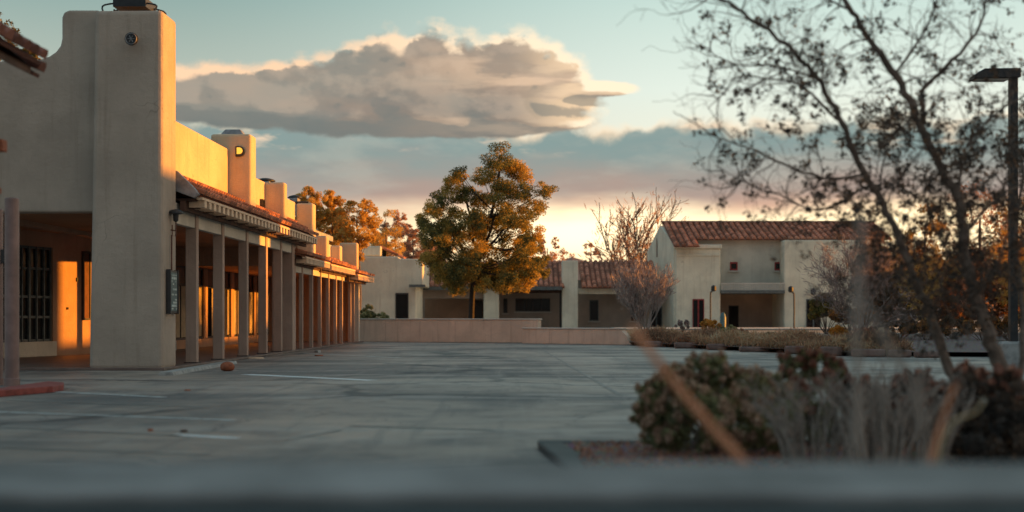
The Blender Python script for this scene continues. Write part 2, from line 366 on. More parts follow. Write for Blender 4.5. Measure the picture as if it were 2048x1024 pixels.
def thing(name, label, cat, loc=(0, 0, 0), rotz=0.0, group=None):
    o = bpy.data.objects.new(name, None); COL.objects.link(o)
    o.location = loc; o.rotation_euler = (0, 0, rotz); o.empty_display_size = .2
    o['label'] = label; o['category'] = cat
    if group: o['group'] = group
    return o
def tag(o, label=None, cat=None, group=None, kind=None):
    if label: o['label'] = label
    if cat: o['category'] = cat
    if group: o['group'] = group
    if kind: o['kind'] = kind
    return o
def rootof(o):
    while o.parent: o = o.parent
    return o
class MB:
    """collects shapes in world coordinates, then links them as one mesh"""
    def __init__(s): s.v = []; s.f = []; s.tone = None
    def add(s, vs, fs):
        b = len(s.v); s.v += [tuple(p) for p in vs]; s.f += [tuple(b + i for i in f) for f in fs]; return s
    def box(s, a, b, fr=None):
        fr = fr or (lambda x, y, z: (x, y, z))
        (x0, y0, z0), (x1, y1, z1) = a, b
        vs = [fr(x, y, z) for z in (z0, z1) for (x, y) in ((x0, y0), (x1, y0), (x1, y1), (x0, y1))]
        return s.add(vs, [(0, 3, 2, 1), (4, 5, 6, 7), (0, 1, 5, 4), (1, 2, 6, 5), (2, 3, 7, 6), (3, 0, 4, 7)])
    def prism(s, poly, fn0, fn1):
        """poly of 2-D points; fn0/fn1 map a point to the two end faces"""
        n = len(poly); vs = [fn0(*p) for p in poly] + [fn1(*p) for p in poly]
        return s.add(vs, [tuple(range(n))[::-1], tuple(range(n, 2 * n))] + [(i, (i + 1) % n, n + (i + 1) % n, n + i) for i in range(n)])
    def tube(s, pts, rad, sides=6, caps=True):
        pts = [Vector(p) for p in pts]; n = len(pts)
        if not hasattr(rad, '__len__'): rad = [rad] * n
        prev = None; vs = []
        for i in range(n):
            d = (pts[min(i + 1, n - 1)] - pts[max(i - 1, 0)]).normalized()
            if prev is None:
                a = Vector((0, 0, 1)) if abs(d.z) < .9 else Vector((1, 0, 0))
                u = d.cross(a).normalized()
            else: u = (prev - d * prev.dot(d)).normalized()
            prev = u; v = d.cross(u)
            for j in range(sides):
                t = 2 * math.pi * j / sides
                vs.append(pts[i] + (u * math.cos(t) + v * math.sin(t)) * rad[i])
        fs = [(i * sides + j, i * sides + (j + 1) % sides, (i + 1) * sides + (j + 1) % sides, (i + 1) * sides + j) for i in range(n - 1) for j in range(sides)]
        if caps: fs += [tuple(range(sides))[::-1], tuple((n - 1) * sides + j for j in range(sides))]
        return s.add(vs, fs)
    def lathe(s, c, prof, seg=16):
        vs = [(c[0] + r * math.cos(2 * math.pi * j / seg), c[1] + r * math.sin(2 * math.pi * j / seg), c[2] + z) for (r, z) in prof for j in range(seg)]
        n = len(prof)
        fs = [(i * seg + j, i * seg + (j + 1) % seg, (i + 1) * seg + (j + 1) % seg, (i + 1) * seg + j) for i in range(n - 1) for j in range(seg)]
        fs += [tuple(range(seg))[::-1], tuple((n - 1) * seg + j for j in range(seg))]
        return s.add(vs, fs)
    def disc(s, c, r, depth, seg=20, axis='y'):
        """short cylinder along an axis, centred at c"""
        e = Vector((0, depth / 2, 0)) if axis == 'y' else Vector((depth / 2, 0, 0))
        c = Vector(c); return s.tube([c - e, c + e], r, seg)
    def build(s, name, m, parent=None, bevel=0, smooth=False, seg=2):
        V_ = np.array(s.v, dtype=float)
        me = bpy.data.meshes.new(name); o = bpy.data.objects.new(name, me); COL.objects.link(o)
        if parent is not None:
            r = rootof(parent); a = -r.rotation_euler.z; c_, s_ = math.cos(a), math.sin(a)
            V_ = V_ - np.array(r.location)
            V_ = np.stack([V_[:, 0] * c_ - V_[:, 1] * s_, V_[:, 0] * s_ + V_[:, 1] * c_, V_[:, 2]], 1)
            o.parent = parent
        else:
            c = np.array([(V_[:, 0].min() + V_[:, 0].max()) / 2, (V_[:, 1].min() + V_[:, 1].max()) / 2, V_[:, 2].min()])
            V_ = V_ - c; o.location = c
        me.from_pydata(V_.tolist(), [], s.f); me.update()
        if s.tone is not None:
            at = me.attributes.new('tone', 'FLOAT', 'FACE'); at.data.foreach_set('value', np.array(s.tone, dtype=np.float32))
        if isinstance(m, str): m = M[m]
        me.materials.append(m)
        if smooth: me.shade_smooth()
        if bevel:
            md = o.modifiers.new('bevel', 'BEVEL'); md.width = bevel; md.segments = seg; md.limit_method = 'ANGLE'; md.angle_limit = R(40)
        return o

def leaves(name, pts, size, m, parent, aspect=.5, up=0.0, tone=None, dirs=None):
    """one mesh of many small leaf-shaped faces"""
    pts = np.asarray(pts, dtype=float); n = len(pts)
    sz = size * rng.uniform(.55, 1.35, n)[:, None]
    d = rng.normal(size=(n, 3)) if dirs is None else np.asarray(dirs) + rng.normal(size=(n, 3)) * .25
    d[:, 2] += up
    d /= np.linalg.norm(d, axis=1)[:, None] + 1e-9
    q = np.cross(d, rng.normal(size=(n, 3))); q /= np.linalg.norm(q, axis=1)[:, None] + 1e-9
    a = pts - d * sz * .5; c = pts + d * sz * .5
    b_ = pts + q * sz * aspect * .5; e = pts - q * sz * aspect * .5
    vs = np.stack([a, b_, c, e], 1).reshape(-1, 3)
    if parent is not None:
        r = rootof(parent); vs = vs - np.array(r.location)
    me = bpy.data.meshes.new(name); o = bpy.data.objects.new(name, me); COL.objects.link(o)
    if parent is not None: o.parent = parent
    else:
        cc = np.array([vs[:, 0].mean(), vs[:, 1].mean(), vs[:, 2].min()]); vs = vs - cc; o.location = cc
    me.vertices.add(4 * n); me.vertices.foreach_set('co', vs.astype(np.float32).ravel())
    me.loops.add(4 * n); me.loops.foreach_set('vertex_index', np.arange(4 * n, dtype=np.int32))
    me.polygons.add(n); me.polygons.foreach_set('loop_start', np.arange(0, 4 * n, 4, dtype=np.int32))
    me.update(calc_edges=True)
    at = me.attributes.new('tone', 'FLOAT', 'FACE')
    tn = rng.uniform(0, 1, n) if tone is None else np.clip(tone + rng.normal(size=n) * .16, 0, 1)
    at.data.foreach_set('value', tn.astype(np.float32))
    me.materials.append(M[m] if isinstance(m, str) else m)
    return o

def blob_points(c, r, n, shell=.55):
    """points in an ellipsoid, thinner in the middle"""
    d = rng.normal(size=(n, 3)); d /= np.linalg.norm(d, axis=1)[:, None]
    rr = rng.uniform(shell ** 3, 1, n) ** (1 / 3)
    rr *= rng.uniform(.8, 1.12, n)
    return np.array(c) + d * rr[:, None] * np.array(r)

def grow(mb, tips, p, d, L, r, depth, spread=.55, wander=.18, up=.05, kids=(2, 4), rs=None, minr=.004, ratio=.68, sides=5):
    rs = rs or random
    pts = [Vector(p)]; rad = [r]; n = 4; dd = Vector(d).normalized()
    for i in range(n):
        dd = (dd + Vector((rs.gauss(0, wander), rs.gauss(0, wander), rs.gauss(0, wander) + up))).normalized()
        pts.append(pts[-1] + dd * L / n); rad.append(max(minr, r * (1 - .55 * (i + 1) / n)))
    mb.tube(pts, rad, sides if depth > 1 else 3, caps=False)
    if depth <= 0:
        tips.append((pts[-1], dd)); tips.append((pts[2], dd)); return
    for _ in range(rs.randint(*kids)):
        i = rs.choice([1, 2, 3, 4]); t = rs.random()
        q = pts[i - 1].lerp(pts[i], t)
        ax = dd.cross(Vector((rs.gauss(0, 1), rs.gauss(0, 1), rs.gauss(0, 1)))).normalized()
        nd = (dd * math.cos(spread) + ax * math.sin(spread) * rs.uniform(.7, 1.3)).normalized()
        grow(mb, tips, q, nd, L * ratio * rs.uniform(.75, 1.2), max(minr, rad[i] * .62), depth - 1, spread, wander, up, kids, rs, minr, ratio, sides)
    grow(mb, tips, pts[-1], dd, L * ratio, rad[-1], depth - 1, spread, wander, up, kids, rs, minr, ratio, sides)

def spline(pts, n=5):
    """Catmull-Rom through the points"""
    pts = [Vector(p) for p in pts]; out = []
    P_ = [pts[0] * 2 - pts[1]] + pts + [pts[-1] * 2 - pts[-2]]
    for i in range(1, len(P_) - 2):
        for j in range(n):
            t = j / n; a, b, c, d = P_[i - 1], P_[i], P_[i + 1], P_[i + 2]
            out.append(.5 * (2 * b + (c - a) * t + (2 * a - 5 * b + 4 * c - d) * t * t + (3 * b - a - 3 * c + d) * t ** 3))
    out.append(pts[-1]); return out

def tiles(o, along, down, L, Wd, pitch, course, rad, seed=1, lift=.03):
    """rows of barrel tiles: o = top corner, along = ridge direction, down = slope direction; returns an MB"""
    mb = MB(); mb.tone = []; rs = random.Random(seed)
    along = Vector(along).normalized(); down = Vector(down).normalized(); nrm = along.cross(down); nrm = nrm if nrm.z > 0 else -nrm
    nb = max(1, int(L / pitch)); nc = max(1, int(round(Wd / course))); sg = 5
    cl = Wd / nc
    for i in range(nb):
        x = (i + .5) * L / nb
        for c in range(nc):
            a = c * cl; b = min(Wd, (c + 1) * cl) + .03
            ja = rs.uniform(-.012, .012); vs = []
            for (t, lf, rr) in ((a - .02, 0.0, rad * .86), (b, lift, rad)):
                for s_ in range(sg + 1):
                    th = math.pi * s_ / sg
                    vs.append(Vector(o) + along * (x + ja + rr * math.cos(th)) + down * t + nrm * (lf + rr * math.sin(th)))
            m_ = sg + 1
            fs = [(s_, s_ + 1, m_ + s_ + 1, m_ + s_) for s_ in range(sg)] + [tuple(range(m_, 2 * m_))]
            mb.add(vs, fs); mb.tone += [rs.uniform(.1, .95)] * len(fs)
    # the pans between the barrels
    z = -.01
    vs = [Vector(o) + nrm * z, Vector(o) + along * L + nrm * z, Vector(o) + along * L + down * Wd + nrm * z, Vector(o) + down * Wd + nrm * z]
    vs2 = [v - nrm * .04 for v in vs]
    mb.add(vs + vs2, [(0, 1, 2, 3), (7, 6, 5, 4), (0, 3, 7, 4), (1, 0, 4, 5), (2, 1, 5, 6), (3, 2, 6, 7)]); mb.tone += [.15] * 6
    return mb

# ================================================================== THE SETTING
def sheet(name, poly, z, m, kind='structure'):
    mb = MB(); mb.add([(x, y, z) for x, y in poly], [tuple(range(len(poly)))])
    return tag(mb.build(name, m), kind=kind)
g = MB(); g.add([(-900, -60, 0), (900, -60, 0), (900, 1800, 0), (-900, 1800, 0)], [(0, 1, 2, 3)])
ground = tag(g.build('ground', 'ground'), kind='structure')
# raised ground beyond the low wall
rb = MB()
rb.add([(-60, 61.5, .01), (-6.4, 60.3, .01), (4.2, 53.3, .01), (60, 46, .01), (-60, 95, .28), (60, 95, .28), (-200, 600, .3), (200, 600, .3)], [(0, 1, 2, 3, 5, 4), (4, 5, 7, 6)])
tag(rb.build('raised_ground', 'dirt'), kind='structure')
hl = MB()
pts = [(-60, 560), (-20, 620), (5, 640), (18, 645), (34, 640), (70, 600), (120, 560)]
prof = [(-160, 4), (-60, 9), (-10, 14), (12, 24), (28, 29), (44, 24), (80, 30), (140, 22), (240, 12)]
hl.add([(x, 640, -1) for x, z in prof] + [(x, 660, z) for x, z in prof] + [(x, 760, -1) for x, z in prof],
       [(i, i + 1, 9 + i + 1, 9 + i) for i in range(8)] + [(9 + i, 9 + i + 1, 18 + i + 1, 18 + i) for i in range(8)])
tag(hl.build('hills', plain('dusty pink hillside', (.45, .27, .22), .95, 0, .2, .05)), kind='structure')

def line(a, b, wd, z=.004):
    a = Vector((a.x, a.y, 0)); b = Vector((b.x, b.y, 0)); d = (b - a).normalized(); n = Vector((-d.y, d.x, 0)) * wd / 2
    mb = MB(); mb.add([(*(a - n).xy, z), (*(b - n).xy, z), (*(b + n).xy, z), (*(a + n).xy, z)], [(0, 1, 2, 3)])
    return tag(mb.build('painted_line', 'line'), kind='structure')
line(G(112, 784), G(330, 795), .12); line(G(10, 800), G(420, 815), .11).data.materials[0] = M['line_faint']; line(G(-60, 822), G(470, 841), .10)
line(G(-60, 852), G(360, 872), .09).data.materials[0] = M['line_faint']; line(G(-60, 893), G(420, 910), .07).data.materials[0] = M['line_faint']
line(G(490, 749), G(745, 761), .26).data.materials[0] = M['line_bright']; line(G(345, 870), G(476, 877), .12).data.materials[0] = M['line_bright']
line(G(1085, 700), G(1240, 790), .07).data.materials[0] = M['line_faint']; line(G(575, 880), G(680, 861), .06).data.materials[0] = M['line_faint']; line(G(700, 852), G(990, 861), .08).data.materials[0] = M['line_faint']
line(G(600, 706), G(800, 716), .14); line(G(640, 693), G(900, 697), .14)

# ------------------------------------------------------------------ the arcade building
arc = thing('arcade_building', 'grey stucco shopping arcade with square tower, chimneys and a long row of columns', 'building', AR(7.3, 27.4, 0), -ANG)
Y0 = 27.4
def ab(mb, d0, d1, s0, s1, z0, z1): return mb.box((-d0, s0, z0), (-d1, s1, z1), lambda x, y, z: AR(-x, y, z))
# tower (slightly battered)
def battered(mb, d0, d1, s0, s1, z0, z1, t=.05):
    lo = [AR(d0 + t, s0, z0), AR(d1, s0, z0), AR(d1, s1, z0), AR(d0 + t, s1, z0)]; hi = [AR(d0 - t, s0, z1), AR(d1, s0, z1), AR(d1, s1, z1), AR(d0 - t, s1, z1)]
    return mb.add(lo + hi, [(0, 3, 2, 1), (4, 5, 6, 7), (0, 1, 5, 4), (1, 2, 6, 5), (2, 3, 7, 6), (3, 0, 4, 7)])
mb = MB(); battered(mb, 8.69, 7.3, 27.4, 28.45, 0, 6.98, .06)
tower = mb.build('tower', 'stucco', arc, .09, seg=3)
cap = MB(); cap.tube([AR(8.4, 27.9, 6.9), AR(8.4, 27.9, 7.1)], .02, 5)
for d in (8.5, 7.5):
    cap.tube(spline([AR(d, 27.5, 6.96), AR(d + (.0 if d > 8 else .0), 27.6, 7.12), AR(8.0, 27.7, 7.2)], 4), .018, 5)
    cap.tube(spline([AR(d, 28.3, 6.96), AR(d, 28.2, 7.12), AR(8.0, 28.1, 7.2)], 4), .018, 5)
ab(cap, 8.32, 7.68, 27.55, 28.3, 7.08, 7.26)
cap.build('chimney_cap', 'dark_metal', tower)
md_ = MB(); c = P(263, 78, 27.36); md_.disc(c, .125, .05, 22); mo = md_.build('medallion', 'dark_metal', tower)
md_ = MB()
for k_ in range(6):
    a = k_ * math.pi / 3; md_.tube([c + Vector((0, -.03, 0)), c + Vector((.07 * math.cos(a), -.03, .07 * math.sin(a)))], .007, 4)
md_.tube([c + Vector((.105 * math.cos(i * .3), -.028, .105 * math.sin(i * .3))) for i in range(22)], .008, 4)
md_.build('star_mark', 'grey_metal', mo)

# front wall with the stepped, swept parapet: outline in (world X, Z) on the plane Y ~ 28
def xz(px, py, Y=28.0): q = P(px, py, Y); return (q.x, q.z)
out = [xz(200, 21), xz(140, 21), xz(129, 25), xz(125, 36), xz(125, 78), xz(122, 92), xz(113, 104), xz(100, 113), xz(84, 119), xz(60, 123), xz(-260, 123), xz(-260, 425), xz(200, 425)]
mb = MB(); mb.prism(out, lambda x, z: (x, 27.95, z), lambda x, z: (x, 28.35, z))
mb.build('front_wall', 'stucco', arc, .05, seg=3)
# body walls and roof behind (the parapet wall bays above the canopy)
def wallbay(s0, s1, z1, m='stucco_sunlit', z0=3.9, d=7.87): b = MB(); ab(b, d + .3, d, s0, s1, z0, z1); return b.build('parapet_wall', m, arc, .04)
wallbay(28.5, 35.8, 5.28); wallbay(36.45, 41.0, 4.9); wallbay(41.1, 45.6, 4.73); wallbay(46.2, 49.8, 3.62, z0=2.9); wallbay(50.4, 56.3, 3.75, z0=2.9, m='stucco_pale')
b = MB(); ab(b, 22, 8.17, 28.6, 56, 4.0, 4.2); b.build('flat_roof', 'concrete', arc)
# chimneys
def chimney(px_r, d, wd, dep, z1, z0=3.4, capm=None):
    s = AY(px_r, d); b = MB(); battered(b, d + wd, d, s, s + dep, z0, z1, .0); return b.build('chimney', 'stucco_sunlit', arc, .07, seg=3), s
ch2, s2 = chimney(500, 7.3, 1.03, .68, 5.66)
b = MB(); q = [AR(8.12, s2 + .1, 5.64), AR(7.5, s2 + .1, 5.64), AR(7.5, s2 + .6, 5.64), AR(8.12, s2 + .6, 5.64)]; q2 = [AR(8.0, s2 + .2, 5.8), AR(7.62, s2 + .2, 5.8), AR(7.62, s2 + .5, 5.8), AR(8.0, s2 + .5, 5.8)]
b.add(q + q2, [(0, 3, 2, 1), (4, 5, 6, 7), (0, 1, 5, 4), (1, 2, 6, 5), (2, 3, 7, 6), (3, 0, 4, 7)]); b.build('chimney_cap', 'grey_metal', ch2, .02)
# D-shaped niche with an emissive amber plate on chimney 2
c = P(479, 303, s2 * CA + 7.3 * SA - .02)
def dshape(r): return [(-r * .75, -r)] + [(r * math.cos(a) if math.cos(a) > 0 else 0, r * math.sin(a)) for a in np.linspace(-math.pi / 2, math.pi / 2, 12)] + [(-r * .75, r)]
b = MB(); b.prism(dshape(.13), lambda x, z: c + Vector((x, -.03, z)), lambda x, z: c + Vector((x, .03, z))); rim_ = b.build('niche_frame', 'dark_metal', ch2)
b = MB(); b.prism(dshape(.082), lambda x, z: c + Vector((x, -.05, z + .015)), lambda x, z: c + Vector((x, -.02, z + .015))); b.build('niche_plate', 'lens', rim_)
ch3, s3 = chimney(568, 7.3, .62, .42, 4.89)
ch4, s4 = chimney(625, 7.3, .55, .6, 4.70, 2.9)
b = MB(); ab(b, 7.9, 7.45, s4 + .05, s4 + .5, 4.68, 4.76); b.build('chimney_cap', 'dark_metal', ch4, .02)
ch5, s5 = chimney(653, 7.3, .62, .5, 3.82, 2.6)
ch5b, s5b = chimney(680, 7.5, .5, .5, 3.72, 2.6)
ch6, s6 = chimney(714, 7.3, .72, .45, 4.0, 2.6)
# scuppers on the parapet (small rectangular metal frames)
for (px, py, hh) in ((519, 410, .30), (597, 449, .26)):
    s = AY(px, 7.85); zc = H + (634 - py) * s / F
    b = MB()
    for (a0, a1, z0, z1) in ((0, .03, -hh / 2, hh / 2), (.30, .33, -hh / 2, hh / 2), (0, .33, hh / 2, hh / 2 + .03)):
        ab(b, 7.87, 7.78, s + a0, s + a1, zc + z0, zc + z1)
    b.build('scupper_frame', 'dark_metal', arc)

# floor slab and its edge
b = MB(); ab(b, 24, 7.22, 27.2, 58.2, 0, .05); b.build('walkway_slab', 'floor', arc, .01)
# columns
COLS = [(390, .235, .21), (443, .23, .2), (492, .22, .2), (531, .22, .2), (561, .24, .18)]
for px, wd, dp in COLS:
    s = AY(px, 7.3); b = MB(); ab(b, 7.3 + wd, 7.3, s, s + dp, .04, 3.34); cl_ = b.build('column', 'column', arc, .015); b = MB(); ab(b, 7.33 + wd, 7.27, s - .03, s + dp + .03, .04, .07); b.build('base_plate', 'dark_metal', cl_)
s = AY(584, 7.3); b = MB(); ab(b, 7.3 + .62, 7.3, s, s + .55, .04, 3.3); b.build('pier', 'column', arc, .02)
sP = s
for px in (604, 624, 641, 657, 672, 684, 701, 708):
    s = AY(px, 7.3); b = MB(); ab(b, 7.3 + .12, 7.3, s, s + .12, .04, 2.64); b.build('column', 'column', arc, .012)
s = AY(717, 7.3); b = MB(); ab(b, 7.3 + .42, 7.3, s, s + .3, .04, 2.66); b.build('pier', 'beam', arc, .02)
# beams
b = MB(); ab(b, 7.48, 7.335, 28.45, sP, 2.92, 3.34); b.build('beam', 'beam', arc, .01)
b = MB(); ab(b, 7.48, 7.335, sP + .55, 57.6, 2.38, 2.66); b.build('beam', 'beam', arc, .01)
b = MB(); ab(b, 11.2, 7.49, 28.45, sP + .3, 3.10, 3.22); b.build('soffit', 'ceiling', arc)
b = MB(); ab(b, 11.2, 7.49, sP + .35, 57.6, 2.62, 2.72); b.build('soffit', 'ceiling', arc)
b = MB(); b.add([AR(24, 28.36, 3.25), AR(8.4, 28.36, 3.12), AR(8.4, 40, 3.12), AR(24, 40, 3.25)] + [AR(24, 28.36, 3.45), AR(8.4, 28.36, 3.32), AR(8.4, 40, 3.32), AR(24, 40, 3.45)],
    [(0, 3, 2, 1), (4, 5, 6, 7), (0, 1, 5, 4), (1, 2, 6, 5), (2, 3, 7, 6), (3, 0, 4, 7)]); b.build('porch_ceiling', 'ceiling', arc)

# storefront wall of the arcade, built from piers, a sill and a head with windows set between
DW = 11.0
b = MB(); ab(b, DW + .25, DW, 38.2, 58, .05, .32); ab(b, DW + .25, DW, 38.2, 58, 2.62, 3.3); b.build('store_wall', 'store', arc)
bays = []
s = 38.2
kinds = {}
while s < 57.5:
    e = min(s + 2.05, 58); b = MB(); ab(b, DW + .25, DW, s, s + .5, .32, 2.62); b.build('store_pier', 'store', arc, .01)
    bays.append((s + .5, e)); s = e
def store_window(a, e, blinds):
    b = MB()
    for (y0, y1, z0, z1) in ((a, a + .06, .32, 2.62), (e - .06, e, .32, 2.62), (a + .06, e - .06, .32, .38), (a + .06, e - .06, 2.56, 2.62), (a + .06, e - .06, 2.0, 2.07), ((a + e) / 2 - .03, (a + e) / 2 + .03, .38, 2.0)):
        ab(b, DW + .17, DW + .05, y0, y1, z0, z1)
    f = b.build('window', 'frame', arc)
    b = MB(); ab(b, DW + .13, DW + .10, a + .06, e - .06, 2.07, 2.56); b.build('transom_panel', 'wood_brown', f)
    m_ = (a + e) / 2
    for i, (y0, y1) in enumerate(((a + .06, m_ - .03), (m_ + .03, e - .06))):
        if blinds[i] > 0:
            b = MB(); n = 9; L = (y1 - y0) * blinds[i]
            for j in range(n):
                t0 = y1 - L + L * j / n; t1 = y1 - L + L * (j + .8) / n; ab(b, DW + .112, DW + .075 - (j % 2) * .01, t0, t1, .40, 1.99)
            b.build('curtain', 'blind', f)
        b = MB(); ab(b, DW + .14, DW + .12, y0, y1, .38, 2.0); b.build('pane', 'glass', f)
bl = [(0, 0), (0, .4), (.9, .8), (1, .5), (0, .85), (.5, 0), (0, .3), (0, 0), (.4, 0)]
for i, (a, e) in enumerate(bays): store_window(a, e, bl[i % len(bl)] if i < 5 else ((.95, .9), (.5, .95), (.9, .6))[i % 3])
b = MB(); ab(b, DW, 7.6, 57.45, 57.75, .05, 2.62); b.build('end_wall', 'store', arc)
b = MB(); ab(b, 11.2, 7.49, sP + .31, sP + .345, 2.55, 3.22); b.build('bulkhead', 'store', arc)
b = MB(); ab(b, DW + .25, DW, 28.4, 38.19, 3.0, 3.3); b.build('head_wall', 'store', arc)
b = MB(); ab(b, DW, DW - .35, 38.3, 41.5, .05, .34); b.build('planter_ledge', 'concrete', arc, .02)

# angled porch wall behind the front opening
pA = P(-40, 634, 33.0); pB = P(182, 634, 37.6); pd = (pB - pA).normalized(); pn = Vector((pd.y, -pd.x, 0))
LW = (pB - pA).length
def PW(t, n, z): q = pA + pd * t + pn * n; return Vector((q.x, q.y, z))
def tpx(px):   # distance along the porch wall of a picture column
    lo, hi = 0, LW
    for _ in range(40):
        m_ = (lo + hi) / 2; q = PW(m_, 0, 0)
        if 1024 + F * q.x / q.y < px: lo = m_
        else: hi = m_
    return lo
def pb(mb, t0, t1, n0, n1, z0, z1): return mb.box((t0, n0, z0), (t1, n1, z1), lambda x, y, z: PW(x, y, z))
tw0, tw1 = tpx(-30), tpx(106)
ZB, ZT = .42, 3.0 - .22
b = MB(); pb(b, 0, tw0, -.3, 0, .05, 3.4); pb(b, tw0, tw1, -.3, 0, .05, ZB); pb(b, tw0, tw1, -.3, 0, ZT, 3.4); pb(b, tw1, LW + 1.5, -.3, 0, .05, 3.4)
b.build('porch_wall', 'store', arc)
b = MB(); pb(b, tw0, tw1, 0, .12, .05, ZB); b.build('window_ledge', 'beam', arc, .015)
nb = 9; b = MB(); step = (tw1 - tw0) / nb
for i in range(nb + 1):
    t = tw0 + i * step; wd = .05 if i % 3 else .09
    pb(b, max(tw0, t - wd / 2), min(tw1, t + wd / 2), -.14, -.04, ZB, ZT)
for z in (ZB, 1.0, 1.5, 2.2, ZT - .06): pb(b, tw0, tw1, -.12, -.06, z, z + .06)
f = b.build('window', 'frame_grey', arc)
for i in range(nb):
    b = MB(); t = tw0 + i * step; pb(b, t + .02, t + step - .02, -.10, -.09, ZB + .02, ZT - .02); b.build('pane', 'glass', f)
# tall narrow red-brown louvred shutter
t0, t1 = tpx(163), tpx(178)
b = MB(); pb(b, t0, t0 + .05, 0, .06, 1.0, 2.7); pb(b, t1 - .05, t1, 0, .06, 1.0, 2.7); pb(b, t0, t1, 0, .06, .95, 1.0); pb(b, t0, t1, 0, .06, 2.7, 2.75)
f = b.build('shutter_frame', 'frame', arc)
b = MB()
for i in range(6): pb(b, t0 + .05 + (t1 - t0 - .1) * i / 6, t0 + .05 + (t1 - t0 - .1) * (i + .7) / 6, 0, .04, 1.0, 2.7)
b.build('shutter_slats', 'rust_metal', f)
b = MB(); pb(b, tpx(152), tpx(155), 0, .03, 1.95, 2.05); pb(b, tpx(133), tpx(135), 0, .04, 1.22, 1.28); b.build('wall_fitting', 'dark_metal', arc)

# canopies: timbers, rafter tails, tiles, end flashing
def canopy(s0, s1, de, ze, dw, zw, pitch_t, seed, tiles_m='tile', endcap=False):
    top = AR(dw, s0, zw); dn = AR(de, s0, ze) - top
    T_ = tiles(top, AR(0, 1, 0) - AR(0, 0, 0), dn, s1 - s0, dn.length, .24, .34, .10, seed, .045)
    rf = T_.build('tile_roof', tiles_m, arc)
    b = MB(); ab(b, de + .09, de - .03, s0, s1, ze - .077, ze - .03); b.build('eave_board', 'tail', rf)
    n = int((s1 - s0) / pitch_t)
    for i in range(n):
        b = MB(); y = s0 + (i + .5) * (s1 - s0) / n; ab(b, de + .30, de - .02, y, y + pitch_t * .48, ze - .22, ze - .078); b.build('rafter_tail', 'tail', rf)
    b = MB(); ab(b, dw - .02, de + .12, s0, s1, ze - .10, ze - .05); ab(b, de + .42, de + .31, s0 - .05, s1, ze - .30, ze - .10)
    for i in range(int((s1 - s0) / 1.2)): y = s0 + .3 + i * 1.2; ab(b, dw - .05, de + .1, y, y + .1, ze - .24, ze - .10)
    b.build('timbers', 'wood_dark', rf, .01)
    return rf
rf = canopy(28.62, 43.5, 6.85, 3.48, 7.86, 4.06, .42, 3)
b = MB(); sC = 28.47
prof = [(7.86, 4.16), (7.3, 3.97), (6.95, 3.62), (6.86, 3.50), (6.95, 3.42), (7.3, 3.55), (7.86, 3.75)]
b.prism(prof, lambda d, z: AR(d, sC, z), lambda d, z: AR(d, sC + .14, z)); b.build('end_flashing', 'grey_metal', rf, .01)
canopy(sP + .35, 47.0, 6.98, 2.86, 7.86, 3.12, .26, 4)
canopy(47.1, 53.2, 6.95, 2.82, 7.86, 3.18, .30, 5)
canopy(53.3, 58.4, 6.85, 2.66, 7.86, 3.0, .30, 6)

# kerb strip lying along the walkway by the tower
b = MB(); pts = spline([G(332, 751), G(380, 742), G(430, 733), G(462, 727)], 5)
for i in range(len(pts) - 1):
    a, c = pts[i], pts[i + 1]; a = Vector((a.x, a.y, 0)); c = Vector((c.x, c.y, 0)); n = Vector((-(c - a).y, (c - a).x, 0)).normalized() * .14
    b.add([a - n, c - n, c + n, a + n] + [p_ + Vector((0, 0, .06)) for p_ in (a - n * .8, c - n * .8, c + n * .8, a + n * .8)], [(4, 5, 6, 7), (0, 1, 5, 4), (2, 3, 7, 6)] + ([(3, 0, 4, 7)] if i == 0 else []) + ([(1, 2, 6, 5)] if i == len(pts) - 2 else []))
tag(b.build('kerb_strip', 'concrete'), 'low worn concrete kerb strip curving from the tower foot toward the first columns', 'kerb')
# clay ball, debris
c = G(455, 742); b = MB(); b.lathe((c.x, c.y, 0), [(.06, 0), (.12, .02), (.14, .07), (.13, .12), (.09, .16), (.03, .18)], 16)
tag(b.build('clay_stone', 'ball', smooth=True), 'round rust brown stone on the asphalt in front of the first columns', 'stone')
def litter(px, py, wx, wy, hz, label, m='wood_dark', rot=.2):
    c = G(px, py); b = MB(); cr, sr = math.cos(rot), math.sin(rot)
    poly = [(math.cos(a) * wx * random.uniform(.7, 1.1), math.sin(a) * wy * random.uniform(.7, 1.1)) for a in np.linspace(0, 2 * math.pi, 9)[:-1]]
    b.prism([(x * cr - y * sr, x * sr + y * cr) for x, y in poly], lambda x, y: (c.x + x, c.y + y, .001), lambda x, y: (c.x + x * .85, c.y + y * .85, hz))
    return tag(b.build('litter', m), label, 'litter')
litter(635, 705, .13, .25, .06, 'small flat piece of debris on the asphalt near the pier, farther of two', 'concrete')
litter(637, 712, .14, .18, .03, 'thin brown scrap on the asphalt near the pier, nearer of two', 'ball')
litter(375, 781, .05, .05, .015, 'tiny reddish scrap on the asphalt in front of the tower', 'ball')
litter(300, 862, .03, .03, .02, 'brown leaf scrap beside the pale painted stripe, left of two', 'ball')
litter(368, 864, .035, .03, .02, 'brown leaf scrap beside the pale painted stripe, right of two', 'wood_dark')
litter(512, 717, .28, .12, .03, 'pale scrap of plaster at the foot of the third column', 'tail')

